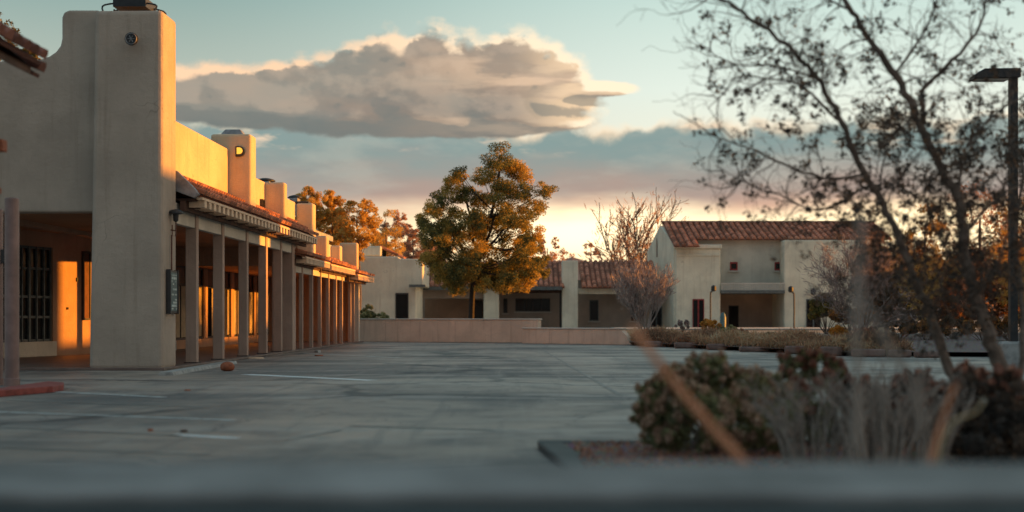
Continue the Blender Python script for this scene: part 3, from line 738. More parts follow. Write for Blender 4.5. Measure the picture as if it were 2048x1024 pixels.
# rooftop units
def rooftop(px, py, Y, wd, hh, label):
    t = thing('rooftop_unit', label, 'roof vent', (P(px, py, Y).x, Y, P(px, py, Y).z - hh))
    c = t.location; b = MB(); b.box((c.x - wd * .3, c.y - .3, c.z - .5), (c.x + wd * .3, c.y + .3, c.z + hh * .45)); b.build('housing', 'grey_metal', t, .03)
    b = MB(); b.lathe((c.x, c.y, c.z + hh * .45), [(wd * .5, 0), (wd * .55, hh * .12), (wd * .42, hh * .35), (wd * .2, hh * .5), (.03, hh * .55)], 14); b.build('hood', 'dark_metal', t, smooth=True)
rooftop(531, 356, 45.5, .6, .22, 'dark domed roof vent behind the parapet between second and third chimneys')
rooftop(590, 390, 50.5, .5, .22, 'dark boxy roof vent behind the parapet between third and fourth chimneys')

# wall lamp with rod and sign on the tower side
D3 = 7.29
s = AY(343, D3); zl = H + (634 - 440) * s / F
t = thing('wall_lamp', 'black conical wall lamp on a rusty bracket at the tower side', 'lamp', AR(D3, s, zl))
c = AR(D3 - .10, 27.95, 0)
b = MB(); b.lathe((c.x, c.y, zl + .12), [(.02, -.16), (.05, -.14), (.06, -.01), (.155, .0), (.15, .035), (.10, .07), (.02, .09)], 14); b.build('lamp_shade', 'dark_metal', t)
b = MB(); b.tube(spline([AR(D3, 27.95, zl - .2), c + Vector((0, 0, zl - .20)), c + Vector((0, 0, zl - .02))], 4), .014, 5)
b.tube([AR(D3 - .03, 27.95, zl - .1), AR(D3 - .03, 27.95, zl - .32), AR(D3 - .10, 27.95, zl - .32), AR(D3 - .10, 27.95, zl - .1)], .012, 5); b.build('bracket', 'rust_metal', t)
b = MB(); b.tube([AR(D3 - .03, 27.9, zl - .3), AR(D3 - .03, 27.9, zl - 1.12)], .016, 6); b.build('conduit', 'rust_metal', t)
zs0, zs1 = H + (634 - 626) * 27.9 / F, H + (634 - 541) * 27.9 / F
t = thing('wall_sign', 'narrow upright teal sign in a dark frame mounted on the tower side', 'sign', AR(D3, 27.6, zs0))
b = MB(); ab(b, D3, D3 - .07, 27.62, 28.2, zs0, zs1); ab(b, D3 + .0, D3 - .09, 27.60, 27.63, zs0 - .02, zs1 + .02); ab(b, D3 + .0, D3 - .09, 28.2, 28.23, zs0 - .02, zs1 + .02); b.build('sign_frame', 'frame', t)
b = MB(); ab(b, D3 - .071, D3 - .078, 27.68, 28.14, zs0 + .04, zs1 - .04); pnl = b.build('sign_panel', 'teal', t)
b = MB(); z = zs0 + .07; rs = random.Random(4)
while z < zs1 - .09:
    hh = rs.uniform(.025, .05); x = 27.72
    while x < 28.06:
        wl = rs.uniform(.03, .10); 
        if rs.random() < .75: ab(b, D3 - .079, D3 - .084, x, min(x + wl, 28.1), z, z + hh)
        x += wl + .025
    z += hh + rs.choice([.02, .02, .07])
b.build('sign_lettering', 'letter', pnl)

# ------------------------------------------------------------------ near left: posts, red kerb, tiled eave
def post(px, py0, py1, r, label, Y=None):
    c = G(px, py0); zt = H + (634 - py1) * c.y / F
    t = thing('round_post', label, 'post', (c.x, c.y, 0), group='round posts by the red kerb')
    b = MB(); b.lathe((c.x, c.y, .12), [(r, 0), (r, zt - .12), (r * .9, zt - .105)], 18); b.build('shaft', 'post', t, smooth=False)
    b = MB(); b.lathe((c.x, c.y, .0), [(r * 1.12, 0), (r * 1.12, .11), (r * 1.02, .12)], 18); b.build('foot', 'post', t)
    return t
post(24, 772, 398, .105, 'tall round mauve post standing behind the red kerb')
t = post(-6, 770, 420, .09, 'round mauve post cut by the left edge of the photo')
c = t.location; b = MB(); b.box((c.x - .3, c.y - .05, 1.85), (c.x + .13, c.y + .05, 2.05)); b.build('cross_rail', 'frame', t)
b = MB(); a0, a1, a2 = G(-80, 801), G(102, 786), G(96, 773)
poly = [(a0.x, a0.y), (a1.x - .05, a1.y), (a1.x, a1.y + .08), (a1.x - .02, a1.y + .6), (a1.x - .2, a1.y + 1.2), (a0.x, a1.y + 1.6)]
b.prism(poly, lambda x, y: (x, y, 0), lambda x, y: (x, y, .09)); tag(b.build('red_kerb', 'red', bevel=.012), 'red painted kerb corner at the foot of the round posts', 'kerb')

por = thing('tiled_porch', 'near clay tiled porch roof whose eave enters at the top left', 'porch roof', P(-150, 634, 14.5) - Vector((0, 0, 1)))
a = P(-40, 46, 14.2); c = P(84, 122, 14.2); dn = c - a
Tm = tiles(a, Vector((0, -1, 0)), dn, 3.6, dn.length, .24, .34, .10, 9); Tm.build('tile_roof', 'tile_old', por)
b = MB(); a2 = P(-40, 95, 14.25); c2 = P(66, 148, 14.25)
b.prism([(a2.x, a2.z + .25), (c2.x, c2.z + .06), (c2.x, c2.z - .02), (a2.x, a2.z - .02)], lambda x, z: (x, 14.2, z), lambda x, z: (x, 10.7, z)); b.build('timbers', 'wood_dark', por, .01)
Tm = tiles(P(-40, 80, 14.22), Vector((0, 1, 0)), P(66, 140, 14.22) - P(-40, 80, 14.22), .2, .62, .24, .2, .10, 12); Tm.build('verge_tiles', 'tile_old', por)
b = MB(); q = P(0, 292, 14.4); b.box((q.x - .5, 14.3, q.z - .06), (q.x + .06, 14.45, q.z + .06)); q2 = P(-6, 382, 14.4); b.box((q2.x - .5, 14.3, q2.z - .03), (q2.x + .05, 14.4, q2.z + .03)); b.build('beam_end', 'ball', por, .01)
b = MB(); q = P(-110, 634, 14.5); b.lathe((q.x, 14.4, 0), [(.13, 0), (.13, 3.9)], 14); b.build('post', 'post', por)

# ------------------------------------------------------------------ low walls at the end of the lot
def lowwall(p0, p1, z, th, label, roundend=False):
    p0 = Vector((p0.x, p0.y, 0)); p1 = Vector((p1.x, p1.y, 0)); d = (p1 - p0).normalized(); n = Vector((-d.y, d.x, 0)); L = (p1 - p0).length
    fr = lambda x, y, zz: p0 + d * x + n * y + Vector((0, 0, zz))
    t = thing('low_wall', label, 'wall', p0)
    b = MB()
    if roundend:
        prof = [(0, 0), (L, 0), (L - .12, .1), (L - .25, z * .55), (L - .5, z - .06), (0, z - .06)]
        b.prism(prof, lambda x, zz: fr(x, 0, zz), lambda x, zz: fr(x, th, zz))
    else: b.box((0, 0, 0), (L, th, z - .06), fr)
    wl = b.build('wall_body', 'stucco_sunset_pink', t, .02)
    b = MB(); b.box((-.0, -.03, z - .06), (L + (.04 if not roundend else -.45), th + .03, z), fr); b.build('wall_cap', 'cap', t, .02)
    b = MB()
    x = 1.3
    while x < L - .6: b.box((x, -.004, .05), (x + .012, .01, z - .1), fr); x += 1.6
    b.build('joint_strip', plain('wall joint', (.46, .34, .28), .9), wl)
    return t
W1a, W1b = P(716, 634, 59.6), P(1076, 634, 56.4)
lowwall(W1a, W1b, .97, .35, 'higher pinkish stucco wall with pale cap closing the far left of the lot')
lowwall(P(1044, 634, 55.6), P(1264, 634, 52.6), .62, .3, 'lower pinkish stucco wall ending in a sloped end beside the dry plants', True)
b = MB(); c = G(753, 683); 
b.prism([(-.32, 0), (.33, 0), (.36, .22), (.27, .40), (.1, .45), (-.28, .44), (-.34, .3)], lambda x, z: (c.x + x, c.y - .25, z), lambda x, z: (c.x + x, c.y + .3, z))
tag(b.build('stone_block', 'stucco_sunset_pink', bevel=.06), 'rounded pinkish block standing at the foot of the higher low wall', 'block')

# ------------------------------------------------------------------ far buildings
def fbox(mb, px0, px1, py0, py1, Y, dep):
    a = P(px0, py1, Y); c = P(px1, py0, Y); return mb.box((a.x, Y, a.z), (c.x, Y + dep, c.z))
def fwin(parent, px0, px1, py0, py1, Y, n=1, fm='frame', th=.10, pm='glass', nm='window'):
    a = P(px0, py1, Y); c = P(px1, py0, Y); b = MB(); wd = (c.x - a.x) / n
    for i in range(n + 1):
        x = a.x + i * wd; b.box((max(a.x, x - th / 2), Y - .06, a.z), (min(c.x, x + th / 2), Y - .005, c.z))
    for i in range(n):
        x0 = max(a.x, a.x + i * wd - th / 2) + (th if i == 0 else th) * (1 if i else .5); 
        x0 = a.x + i * wd + th / 2; x1 = a.x + (i + 1) * wd - th / 2
        b.box((x0, Y - .06, a.z), (x1, Y - .005, a.z + th * .8)); b.box((x0, Y - .06, c.z - th * .8), (x1, Y - .005, c.z))
    f = b.build(nm, fm, parent)
    b = MB(); b.box((a.x - .12, Y - .16, a.z - .1), (c.x + .12, Y - .062, a.z - .01)); b.build('sill', 'cap', f)
    b = MB(); b.box((a.x + .02, Y - .03, a.z + .02), (c.x - .02, Y - .012, c.z - .02)); b.build('pane', pm, f)
    return f
# left end building
t = thing('end_building', 'pale stucco building behind the higher low wall, left of the big pine', 'building', P(740, 634, 92) - Vector((0, 0, .8)))
b = MB(); o_ = [(P(560, 517, 92).x, .2), (P(832, 0, 92).x, .2), (P(832, 0, 92).x, P(0, 572, 92).z), (P(846, 0, 92).x, P(0, 572, 92).z), (P(846, 0, 92).x, P(0, 527, 92).z), (P(842, 0, 92).x, P(0, 520, 92).z), (P(836, 0, 92).x, P(0, 518, 92).z), (P(800, 0, 92).x, P(0, 517, 92).z), (P(796, 0, 92).x, P(0, 513, 92).z), (P(560, 0, 92).x, P(0, 513, 92).z)]
b.prism(o_, lambda x, z: (x, 92, z), lambda x, z: (x, 99, z)); wl = b.build('wall', 'stucco_far', t, .08)
fwin(t, 791, 817, 586, 640, 92, 1, 'frame', .12)
b = MB(); fbox(b, 700, 762, 492, 512, 93.5, 4); b.build('upper_block', 'stucco_far', t, .08)
T_ = tiles(P(760, 494, 94), Vector((0, 1, 0)), P(806, 517, 94) - P(760, 494, 94), 5, (P(806, 517, 94) - P(760, 494, 94)).length, .3, .4, .14, 3); T_.build('tile_roof', 'tile', t)
b = MB(); fbox(b, 818, 850, 569, 574, 91.2, .7); b.build('eave', 'frame_grey', t)

# long low tiled building
t = thing('long_low_building', 'long low building with pink clay tile roof and shaded porches behind the pine', 'building', P(1070, 634, 100) - Vector((0, 0, .7)))
for (p0, p1, sd_) in ((846, 1124, 1), (1156, 1306, 2)):
    a = P(p0, 0, 104.5); c = P(p1, 0, 104.5); top = Vector((a.x, 104.5, P(0, 523, 104.5).z)); bot = Vector((a.x, 99.2, P(0, 575, 99.2).z))
    tiles(top, (1, 0, 0), bot - top, c.x - a.x, (bot - top).length, .36, .42, .15, sd_, .04).build('tile_roof', 'tile_far', t)
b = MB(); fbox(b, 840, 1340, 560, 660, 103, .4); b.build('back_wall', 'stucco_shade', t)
b = MB(); fbox(b, 1124, 1156, 521, 660, 99.6, 1.2); b.build('pillar', 'stucco_far', t, .06)
b = MB(); fbox(b, 967, 998, 573, 660, 99.6, 1.0); b.build('pillar', 'stucco_far', t, .06)
b = MB(); fbox(b, 820, 835, 575, 660, 99.6, 1.0); b.build('pillar', 'stucco_far', t, .06)
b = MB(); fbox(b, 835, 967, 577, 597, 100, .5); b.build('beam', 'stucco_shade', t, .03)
b = MB(); fbox(b, 846, 967, 573, 580, 99.0, .25); fbox(b, 998, 1124, 573, 580, 99.0, .25); b.build('gutter', 'frame_grey', t)
b = MB(); fbox(b, 998, 1124, 580, 586, 100, .5); b.build('beam', 'wood_dark', t, .03)
b = MB(); fbox(b, 1156, 1306, 577, 588, 100, .5); b.build('beam', 'stucco_far', t, .03)
b = MB(); fbox(b, 850, 946, 598, 655, 102.9, .1); b.build('panel_wall', 'store', t)
fwin(t, 1007, 1015, 597, 626, 103, 1); fwin(t, 1031, 1100, 597, 623, 103, 4); fwin(t, 948, 966, 600, 655, 103, 1, 'wood_dark', nm='door')
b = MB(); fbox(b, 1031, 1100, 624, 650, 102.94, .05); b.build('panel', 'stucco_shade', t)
fwin(t, 1179, 1197, 600, 642, 103, 1, 'frame_grey'); fwin(t, 1262, 1280, 605, 642, 103, 1); fwin(t, 1302, 1334, 608, 655, 103, 3, 'frame_grey', nm='door')
b = MB(); fbox(b, 1119, 1123, 580, 660, 100.2, .2); b.build('downpipe', 'frame', t)

# two-storey building
t = thing('two_storey_building', 'cream two storey building with ribbed clay tile roof and central balcony', 'building', P(1520, 634, 98) - Vector((0, 0, .7)))
xl, xr = P(1351, 0, 98).x, P(1441, 0, 98).x
b = MB(); fbox(b, 1351, 1441, 497, 662, 98, 8); b.build('left_bay', 'stucco_far', t, .08)
b = MB(); fbox(b, 1348, 1444, 489, 497, 97.85, 4.2); b.build('cornice', 'stucco_far', t, .05)
b = MB(); fbox(b, 1353, 1440, 508, 512, 97.93, .06); b.build('cornice', 'stucco_far', t, .02)
b = MB(); fbox(b, 1568, 1760, 480, 662, 98, 8); b.build('right_bay', 'stucco_far', t, .08)
b = MB(); fbox(b, 1380, 1580, 479, 584, 99.6, 1.4); b.build('upper_wall', 'stucco_pale', t)
b = MB(); fbox(b, 1441, 1568, 580, 662, 102.5, .5); b.build('porch_wall', 'stucco_shade', t)
b = MB(); z0 = P(0, 587, 97.8).z; b.box((xr, 97.7, z0), (P(1568, 0, 98).x, 101, z0 + .22)); b.build('balcony_slab', 'frame_grey', t, .02)
b = MB(); x = xr + .05; x1 = P(1568, 0, 98).x
zr0, zr1 = z0 + .22, P(0, 568, 97.8).z
while x < x1: b.box((x, 97.75, zr0), (x + .06, 97.83, zr1)); x += .13
b.box((xr, 97.73, zr1), (x1, 97.85, zr1 + .07)); b.build('balustrade', 'cap', t)
for (p0, p1) in ((1460, 1475), (1549, 1563)): fwin(t, p0, p1, 524, 541, 99.6, 1, 'red_frame', .14)
fwin(t, 1457, 1477, 611, 660, 102.5, 1, 'frame', nm='door'); fwin(t, 1385, 1408, 598, 658, 98, 2, 'red_frame', nm='door'); fwin(t, 1612, 1641, 598, 660, 98, 2, 'frame_grey', nm='door')
# roof
top = Vector((P(1326, 0, 104).x, 104, P(0, 448, 104).z)); bot = Vector((P(1326, 0, 104).x, 99.0, P(0, 479, 99.0).z))
xA = P(1392, 0, 99).x; xB = P(1748, 0, 104).x
sl = (bot - top); L1 = sl.length; L2 = L1 * 1.42
tiles(top, (1, 0, 0), sl, xA - top.x, L2, .42, .5, .17, 5, .05).build('tile_roof', 'tile_far', t)
tiles(Vector((xA, top.y, top.z)), (1, 0, 0), sl, xB - xA, L1, .42, .5, .17, 6, .05).build('tile_roof', 'tile_far', t)
b = MB(); b.tube([top + Vector((-.1, 0, .1)), Vector((xB, top.y, top.z + .1))], .13, 8); b.build('ridge_tiles', 'tile_far', t)
b = MB(); gp = [(98.2, .2), (98.2, 6.02), (104, top.z - .12), (110, 6.1), (110, .2)]
def gx(y): return xl + .0 - (y - 98) * .06
b.prism(gp, lambda y, z: (gx(y) - .1, y, z), lambda y, z: (gx(y) + .25, y, z)); gw = b.build('gable_wall', 'stucco_far', t, .03)
b = MB(); c = Vector((gx(104.6) - .12, 105.5, P(0, 495, 105).z))
b.prism([(-.5, -.7), (.5, -.7), (.5, .3), (.3, .62), (0, .75), (-.3, .62), (-.5, .3)], lambda y, z: (c.x - .04, c.y + y, c.z + z), lambda y, z: (c.x + .05, c.y + y, c.z + z)); b.build('arched_vent', 'frame', gw)
b = MB(); b.box((xl + .3, 100, 5.7), (xB, 110, 6.0)); b.build('attic_floor', 'stucco_shade', t)
# wall lamp beside the right door
def walllamp(px, py, Y, label):
    c = P(px, py, Y); t_ = thing('wall_lamp', label, 'lamp', c); b = MB(); b.lathe((c.x, c.y - .25, c.z - .2), [(.10, 0), (.16, .05), (.19, .3), (.10, .42), (.03, .46)], 10); b.build('lamp_shade', 'dark_metal', t_)
    b = MB(); b.box((c.x - .05, c.y - .25, c.z + .1), (c.x + .05, c.y, c.z + .16)); b.build('bracket', 'dark_metal', t_)
walllamp(1625, 584, 98, 'small dark wall lamp over the teal door of the right bay')
def gooseneck(pxb, pyt, Y, side, label):
    c = P(pxb, 0, Y); zt = P(0, pyt, Y).z; t_ = thing('path_lamp', label, 'lamp post', (c.x, Y, .28), group='thin path lamps before the two storey building')
    b = MB(); b.tube(spline([Vector((c.x, Y, .25)), Vector((c.x, Y, zt - .5)), Vector((c.x + side * .06, Y, zt - .25)), Vector((c.x + side * .2, Y, zt - .1))], 4), .05, 6); b.build('pole', 'dark_metal', t_)
    b = MB(); b.lathe((c.x + side * .2, Y, zt - .22), [(.08, 0), (.17, .08), (.16, .32), (.05, .40)], 10); b.build('lamp_head', 'dark_metal', t_)
gooseneck(1421, 576, 90, 1, 'thin dark path lamp with a bent neck in front of the left bay')
gooseneck(1588, 578, 88, -1, 'thin dark path lamp in front of the right bay')
c = P(1446, 650, 94); b = MB(); b.lathe((c.x, 94, .28), [(.16, 0), (.2, .1), (.2, .75), (.14, .95), (.08, 1.05)], 12)
tag(b.build('bin', plain('blue green plastic', (.06, .14, .17), .5)), 'slim blue green bin at the corner of the left bay', 'bin')
b = MB(); b.box((P(1240, 0, 88).x, 86, .27), (P(1900, 0, 92).x, 96, .33)); tag(b.build('pavement', 'cap'), kind='structure')

# ------------------------------------------------------------------ planted bed at the far right of the lot, edged with stones
e0, e1, e2 = G(1262, 691), G(1500, 703), G(1700, 713)
e3 = G(1900, 716)
def bed_y(x):
    xs = [e0.x, e1.x, e2.x, e3.x]; ys = [e0.y, e1.y, e2.y, e3.y]; return float(np.interp(x, xs, ys))
b = MB(); b.add([(e0.x, e0.y + .2, .12), (e1.x, e1.y + .2, .12), (e2.x, e2.y + .2, .12), (e3.x + 6, e3.y + .2, .12), (30, 64, .30), (e0.x + .3, 60, .30)], [(0, 1, 2, 3, 4, 5)])
tag(b.build('planting_bed', 'soil'), kind='structure')
x = e0.x + .3; i = 0; rs = random.Random(11)
while x < e3.x - .2:
    L = rs.uniform(.55, 1.0); y = bed_y(x + L / 2); hh = rs.uniform(.14, .24)
    b = MB(); b.box((x, y - rs.uniform(.12, .2), 0), (x + L - .01, y + .22, hh)); o = b.build('edging_stone', 'stone', bevel=.06, seg=3)
    tag(o, 'reddish grey block in the stone edging of the far planting bed', 'stone', 'edging stones of the far planting bed'); x += L; i += 1
# dry grass
n = 20000; xx = rng.uniform(e0.x + .1, e2.x + 1.5, n); yy = np.array([bed_y(v) for v in xx]) + rng.uniform(.35, 4.5, n)
hh = rng.uniform(.1, .5, n) * (.25 + .85 * np.clip(np.sin(xx * 2.1) * np.cos(yy * 1.7 + xx) * .5 + .5, 0, 1))
gr = leaves('dry_grass', np.stack([xx, yy, .12 + hh * .95], 1), .36, 'lf_grass', None, .07, up=1.1, tone=.5 + .35 * np.sin(xx * 1.7 + yy) * np.cos(xx * .6)); tag(gr, kind='stuff')

def shrub(name, c, r, nclump, nleaf, m, label, cat='shrub', lsize=.06, squash=1.0, group=None, stems=True, heads=None, tone=None, aspect=.5):
    """bush made of leaf clumps with gaps; c = foot"""
    t_ = thing(name, label, cat, c, 0, group); pts = []; hp = []; tn = []
    for _ in range(nclump):
        d = Vector((rng.normal(), rng.normal(), abs(rng.normal()) * .9 - .1)).normalized(); q = rng.uniform(.35, 1) ** .5
        cc = Vector(c) + Vector((d.x * r[0] * q, d.y * r[1] * q, r[2] * (.48 + .5 * d.z * q)))
        rr = min(r) * rng.uniform(.16, .30); pp = blob_points(cc, (rr, rr, rr * squash), nleaf, .3); pp[:, 2] = np.maximum(pp[:, 2], c[2] + .01)
        pts.append(pp); tn.append(np.full(nleaf, rng.uniform(.2, .8)))
        if heads and d.z > heads[1]: hp.append(blob_points(cc + d * rr * .8, (rr * .6,) * 3, int(nleaf * .7), .1))
    leaves('foliage', np.concatenate(pts), lsize, m, t_, aspect, tone=np.concatenate(tn))
    if hp: leaves('seed_heads', np.concatenate(hp), lsize * .8, heads[0], t_, .7)
    if stems:
        b_ = MB()
        for _ in range(12): e_ = Vector((rng.normal() * r[0] * .5, rng.normal() * r[1] * .5, r[2] * rng.uniform(.5, .85))); b_.tube([Vector(c), Vector(c) + e_ * .5 + Vector((0, 0, .03)), Vector(c) + e_], [min(r) * .03, min(r) * .02, min(r) * .01], 4)
        b_.build('stems', 'bark', t_)
    return t_
def foot(px, py, Y, z=.28): q = P(px, py, Y); return (q.x, Y, z)
shrub('shrub', foot(1420, 0, 57, .2), (.42, .4, .75), 26, 130, 'lf_orange', 'yellow brown rounded shrub standing highest in the dry plants before the left bay', lsize=.10)
shrub('shrub', foot(1452, 0, 55, .15), (.5, .4, .55), 22, 110, 'lf_bush', 'olive green low shrub just right of the yellow brown one', lsize=.10)
shrub('shrub', foot(1480, 0, 54, .15), (.35, .3, .45), 16, 90, 'lf_rust', 'low reddish shrub in the dry plants below the balcony door', lsize=.09)
shrub('shrub', foot(1365, 0, 60, .2), (.35, .3, .75), 16, 70, 'lf_twig', 'thin grey twiggy shrub left of the red framed door', lsize=.10)
shrub('round_shrub', foot(1680, 0, 49, .12), (.36, .34, .62), 34, 160, 'lf_orange', 'bright orange ball shaped shrub at the bed edge beside the grey tree', lsize=.06)
shrub('tall_shrub', foot(1652, 0, 62, .25), (.75, .7, 1.75), 60, 170, 'lf_green', 'tall golden green shrub in front of the right bay door', lsize=.11)
shrub('shrub', foot(1700, 0, 60, .25), (.9, .7, 1.3), 40, 150, 'lf_hedge', 'dark green shrub between the tall golden shrub and the grey tree', lsize=.11)
for i, (px, Y, rx, rz) in enumerate(((1290, 55, .4, .42), (1325, 54.5, .45, .48), (1350, 54, .4, .38), (1540, 51.5, .4, .4), (1575, 51.5, .42, .36), (1610, 51, .35, .42), (1730, 49, .4, .6), (1770, 48, .4, .5))):
    shrub('dry_shrub', foot(px, 0, Y, .12), (rx, .35, rz), 16, 80, 'lf_grass' if i % 2 else 'lf_rust', 'low dry brown shrub among the grasses of the far planting bed', lsize=.10, group='low dry shrubs of the far bed')
shrub('dark_shrub', foot(735, 0, 66, .15), (.4, .5, 1.55), 30, 130, 'lf_bush', 'dark green upright shrub behind the low wall at the arcade end', lsize=.10)
shrub('dark_shrub', foot(760, 0, 66, .1), (.5, .5, 1.1), 26, 120, 'lf_bush', 'dark green low shrub just right of the upright one behind the low wall', lsize=.10)

# ------------------------------------------------------------------ trees
def branch_tree(name, base, label, H_, depth=4, r=.16, spread=.5, trunks=1, lean=0.0, bark='bark', leafm=None, nleaf=0, lsize=.1, up=.05, kids=(2, 3), seed=1, crown_r=.25, frac=.34, wander=.14, group=None, minr=.012, ratio=.7, twigs=0, twig_m='lf_twig', hspread=0.0):
    t_ = thing(name, label, 'tree', base, 0, group); rs = random.Random(seed); mb = MB(); tips = []
    for i in range(trunks):
        a = 2 * math.pi * (i + .3) / trunks; ds = hspread if trunks > 1 else 0
        d = Vector((math.cos(a) * ds + lean, math.sin(a) * ds, 1))
        grow(mb, tips, Vector(base) + Vector((math.cos(a), math.sin(a), 0)) * (.06 * (trunks > 1)), d, H_ * frac, r, depth, spread, wander, up, kids, rs, minr, ratio)
    mb.build('trunk', bark, t_)
    if twigs:
        P_, D_ = [], []
        for q, d in tips:
            for _ in range(twigs): P_.append(np.array(q) + rng.normal(size=3) * crown_r * .6); D_.append(np.array(d))
        leaves('twigs', np.array(P_), lsize * 2.2, twig_m, t_, .09, dirs=np.array(D_) + rng.normal(size=(len(D_), 3)) * .35)
    if leafm and nleaf:
        pts = np.concatenate([blob_points(q, (crown_r,) * 3, nleaf, .1) for q, d in tips]); leaves('crown', pts, lsize, leafm, t_, .55)
    return t_
def clump_tree(name, base, label, clumps, n, m, lsize, trunk_pts, tr, bark='bark_dark', limbs=True, yspread=1.0, group=None, squash=.8, percl=False):
    """clumps: (world centre, radius)"""
    t_ = thing(name, label, 'tree', base, 0, group); pts = []; tn = []
    mb = MB(); tp = spline(trunk_pts, 4); mb.tube(tp, list(np.linspace(tr, tr * .3, len(tp))), 7)
    for (c, r) in clumps:
        nn = max(27, int(n * (r / .9) ** 2)) if not percl else n; k_ = 9; tone = rng.uniform(.25, .75)
        subs = blob_points(c, (r * .8, r * .8, r * .8 * squash), k_, .5)
        for s_ in subs: pts.append(blob_points(s_, (r * .38, r * .38, r * .30), nn // k_, .2)); tn.append(np.full(nn // k_, tone + rng.uniform(-.12, .12)))
        if limbs and rng.uniform() < .45:
            q = min(tp[len(tp) // 3:], key=lambda v: (v - (Vector(c) - Vector((0, 0, r * 1.3 + abs(c[0] - v.x) * .5)))).length)
            mid = q.lerp(Vector(c), .5) - Vector((0, 0, r * .25)); mb.tube(spline([q, mid, Vector(c)], 3), list(np.linspace(tr * .22, tr * .04 + .008, 7)), 4, False)
    mb.build('trunk', bark, t_); leaves('crown', np.concatenate(pts), lsize, m, t_, .5, tone=np.concatenate(tn)); return t_

# the big pine
YP = 75.0
cl = [(1000, 318, 34), (972, 352, 28), (1032, 350, 36), (1000, 392, 42), (1048, 385, 26), (960, 398, 26), (1088, 385, 22), (1062, 418, 30), (1035, 440, 38), (1066, 468, 26),
      (926, 348, 20), (905, 374, 26), (882, 400, 24), (934, 395, 28), (862, 418, 24), (846, 440, 20), (890, 438, 34), (935, 440, 36), (985, 445, 40), (1030, 488, 36), (1068, 498, 20), (900, 478, 38),
      (860, 478, 28), (950, 492, 42), (872, 518, 34), (920, 535, 40), (980, 540, 46), (1030, 540, 34), (1068, 530, 20), (940, 562, 36), (995, 568, 30), (885, 556, 26), (1040, 565, 22), (1085, 545, 14), (915, 575, 24)]
cl += [(c_[0] * .5 + d_[0] * .5, c_[1] * .5 + d_[1] * .5, 20) for c_ in cl for d_ in cl if c_ > d_ and 34 < math.hypot(c_[0] - d_[0], c_[1] - d_[1]) < 58 and (c_[1] + d_[1]) / 2 > 440 and random.random() < .6]
clumps = []
for (px, py, r) in cl:
    for s_ in (0, 1):
        Y = YP + rng.uniform(-2.2, 2.2) * (1.2 if py > 400 else .7); q = P(px + rng.uniform(-7, 7), py + rng.uniform(-6, 6), Y); clumps.append((q, r * YP / F * (1.18 if s_ == 0 else .95)))
tp = [P(942, 655, YP), P(944, 600, YP), P(950, 540, YP), P(965, 480, YP), P(985, 420, YP), P(998, 350, YP), P(1000, 310, YP)]
tp[0].z = .2
pine = clump_tree('pine_tree', (tp[0].x, YP, .2), 'tall spreading pine with golden lit top standing behind the higher low wall', clumps, 1700, 'lf_pine', .105, tp, .17)
b = MB(); 
for (a0, a1, a2) in (((948, 560), (925, 500), (900, 440)), ((955, 520), (990, 480), (1040, 420)), ((950, 550), (900, 520), (860, 470)), ((968, 480), (940, 430), (925, 360)), ((965, 490), (1010, 500), (1060, 490)), ((958, 500), (940, 470), (935, 430)), ((957, 515), (978, 470), (990, 430))):
    b.tube(spline([P(*a0, YP), P(*a1, YP - .5), P(*a2, YP)], 4), list(np.linspace(.11, .03, 9)), 5)
b.build('limbs', 'bark_dark', pine)

def roundtree(px, pyt, pyb, wpx, Y, m, label, group=None, n=420, lsize=.2, name='tree', nclump=26, basez=.25, bark='bark'):
    c0 = P(px, pyt, Y); zt = c0.z; x = c0.x; wd = wpx * Y / F / 2; z0 = P(px, pyb, Y).z; cs = []
    for _ in range(nclump):
        d = rng.normal(size=3); d /= np.linalg.norm(d); q = rng.uniform(.3, 1) ** .5
        zz = (z0 + zt) / 2 + d[2] * (zt - z0) / 2 * q * .9; r = wd * rng.uniform(.24, .42)
        cs.append((Vector((x + d[0] * wd * q * .85, Y + d[1] * wd * q * .8, zz)), r))
    return clump_tree(name, (x, Y, basez), label, cs, n, m, lsize, [Vector((x, Y, basez)), Vector((x + .2, Y, (basez + z0) / 2)), Vector((x, Y, (z0 + zt) / 2)), Vector((x, Y, zt - wd * .9))], wd * .035 + .05, bark, group=group, percl=True)
roundtree(618, 372, 500, 84, 86, 'lf_gold', 'golden leaved tree nearest the last tall chimney, leftmost of those behind the arcade', 'golden trees behind the arcade', 420, .13, nclump=40)
roundtree(664, 380, 510, 84, 87, 'lf_gold', 'golden leaved tree just right of the leftmost one behind the arcade', 'golden trees behind the arcade', 420, .13, nclump=40)
roundtree(714, 392, 520, 100, 86, 'lf_gold', 'widest golden leaved tree at the right end of the row behind the arcade', 'golden trees behind the arcade', 420, .13, nclump=40)
roundtree(680, 425, 530, 60, 90, 'lf_gold', 'golden leaved tree standing behind between the middle and widest ones',  'golden trees behind the arcade', 420, .13, nclump=36)
roundtree(790, 420, 540, 80, 118, 'lf_brown', 'brown hazy tree behind the end building, left of the pine', 'brown trees behind the pine', 300, .15)
roundtree(826, 440, 550, 80, 112, 'lf_brown', 'brown tree touching the left side of the pine crown', 'brown trees behind the pine', 300, .15)
roundtree(765, 440, 545, 50, 125, 'lf_brown', 'small brown tree beside the widest golden tree', 'brown trees behind the pine', 260, .15)
roundtree(1095, 470, 540, 60, 128, 'lf_brown', 'low brown tree behind the tile roof at the right of the pine', 'brown trees behind the pine', 130, .2, nclump=16)
roundtree(1030, 480, 540, 60, 124, 'lf_gold', 'low golden tree showing under the right side of the pine crown', 'brown trees behind the pine', 130, .2, nclump=16)
roundtree(865, 480, 560, 60, 108, 'lf_brown', 'dark brown tree showing under the left side of the pine crown', 'brown trees behind the pine', 300, .15)
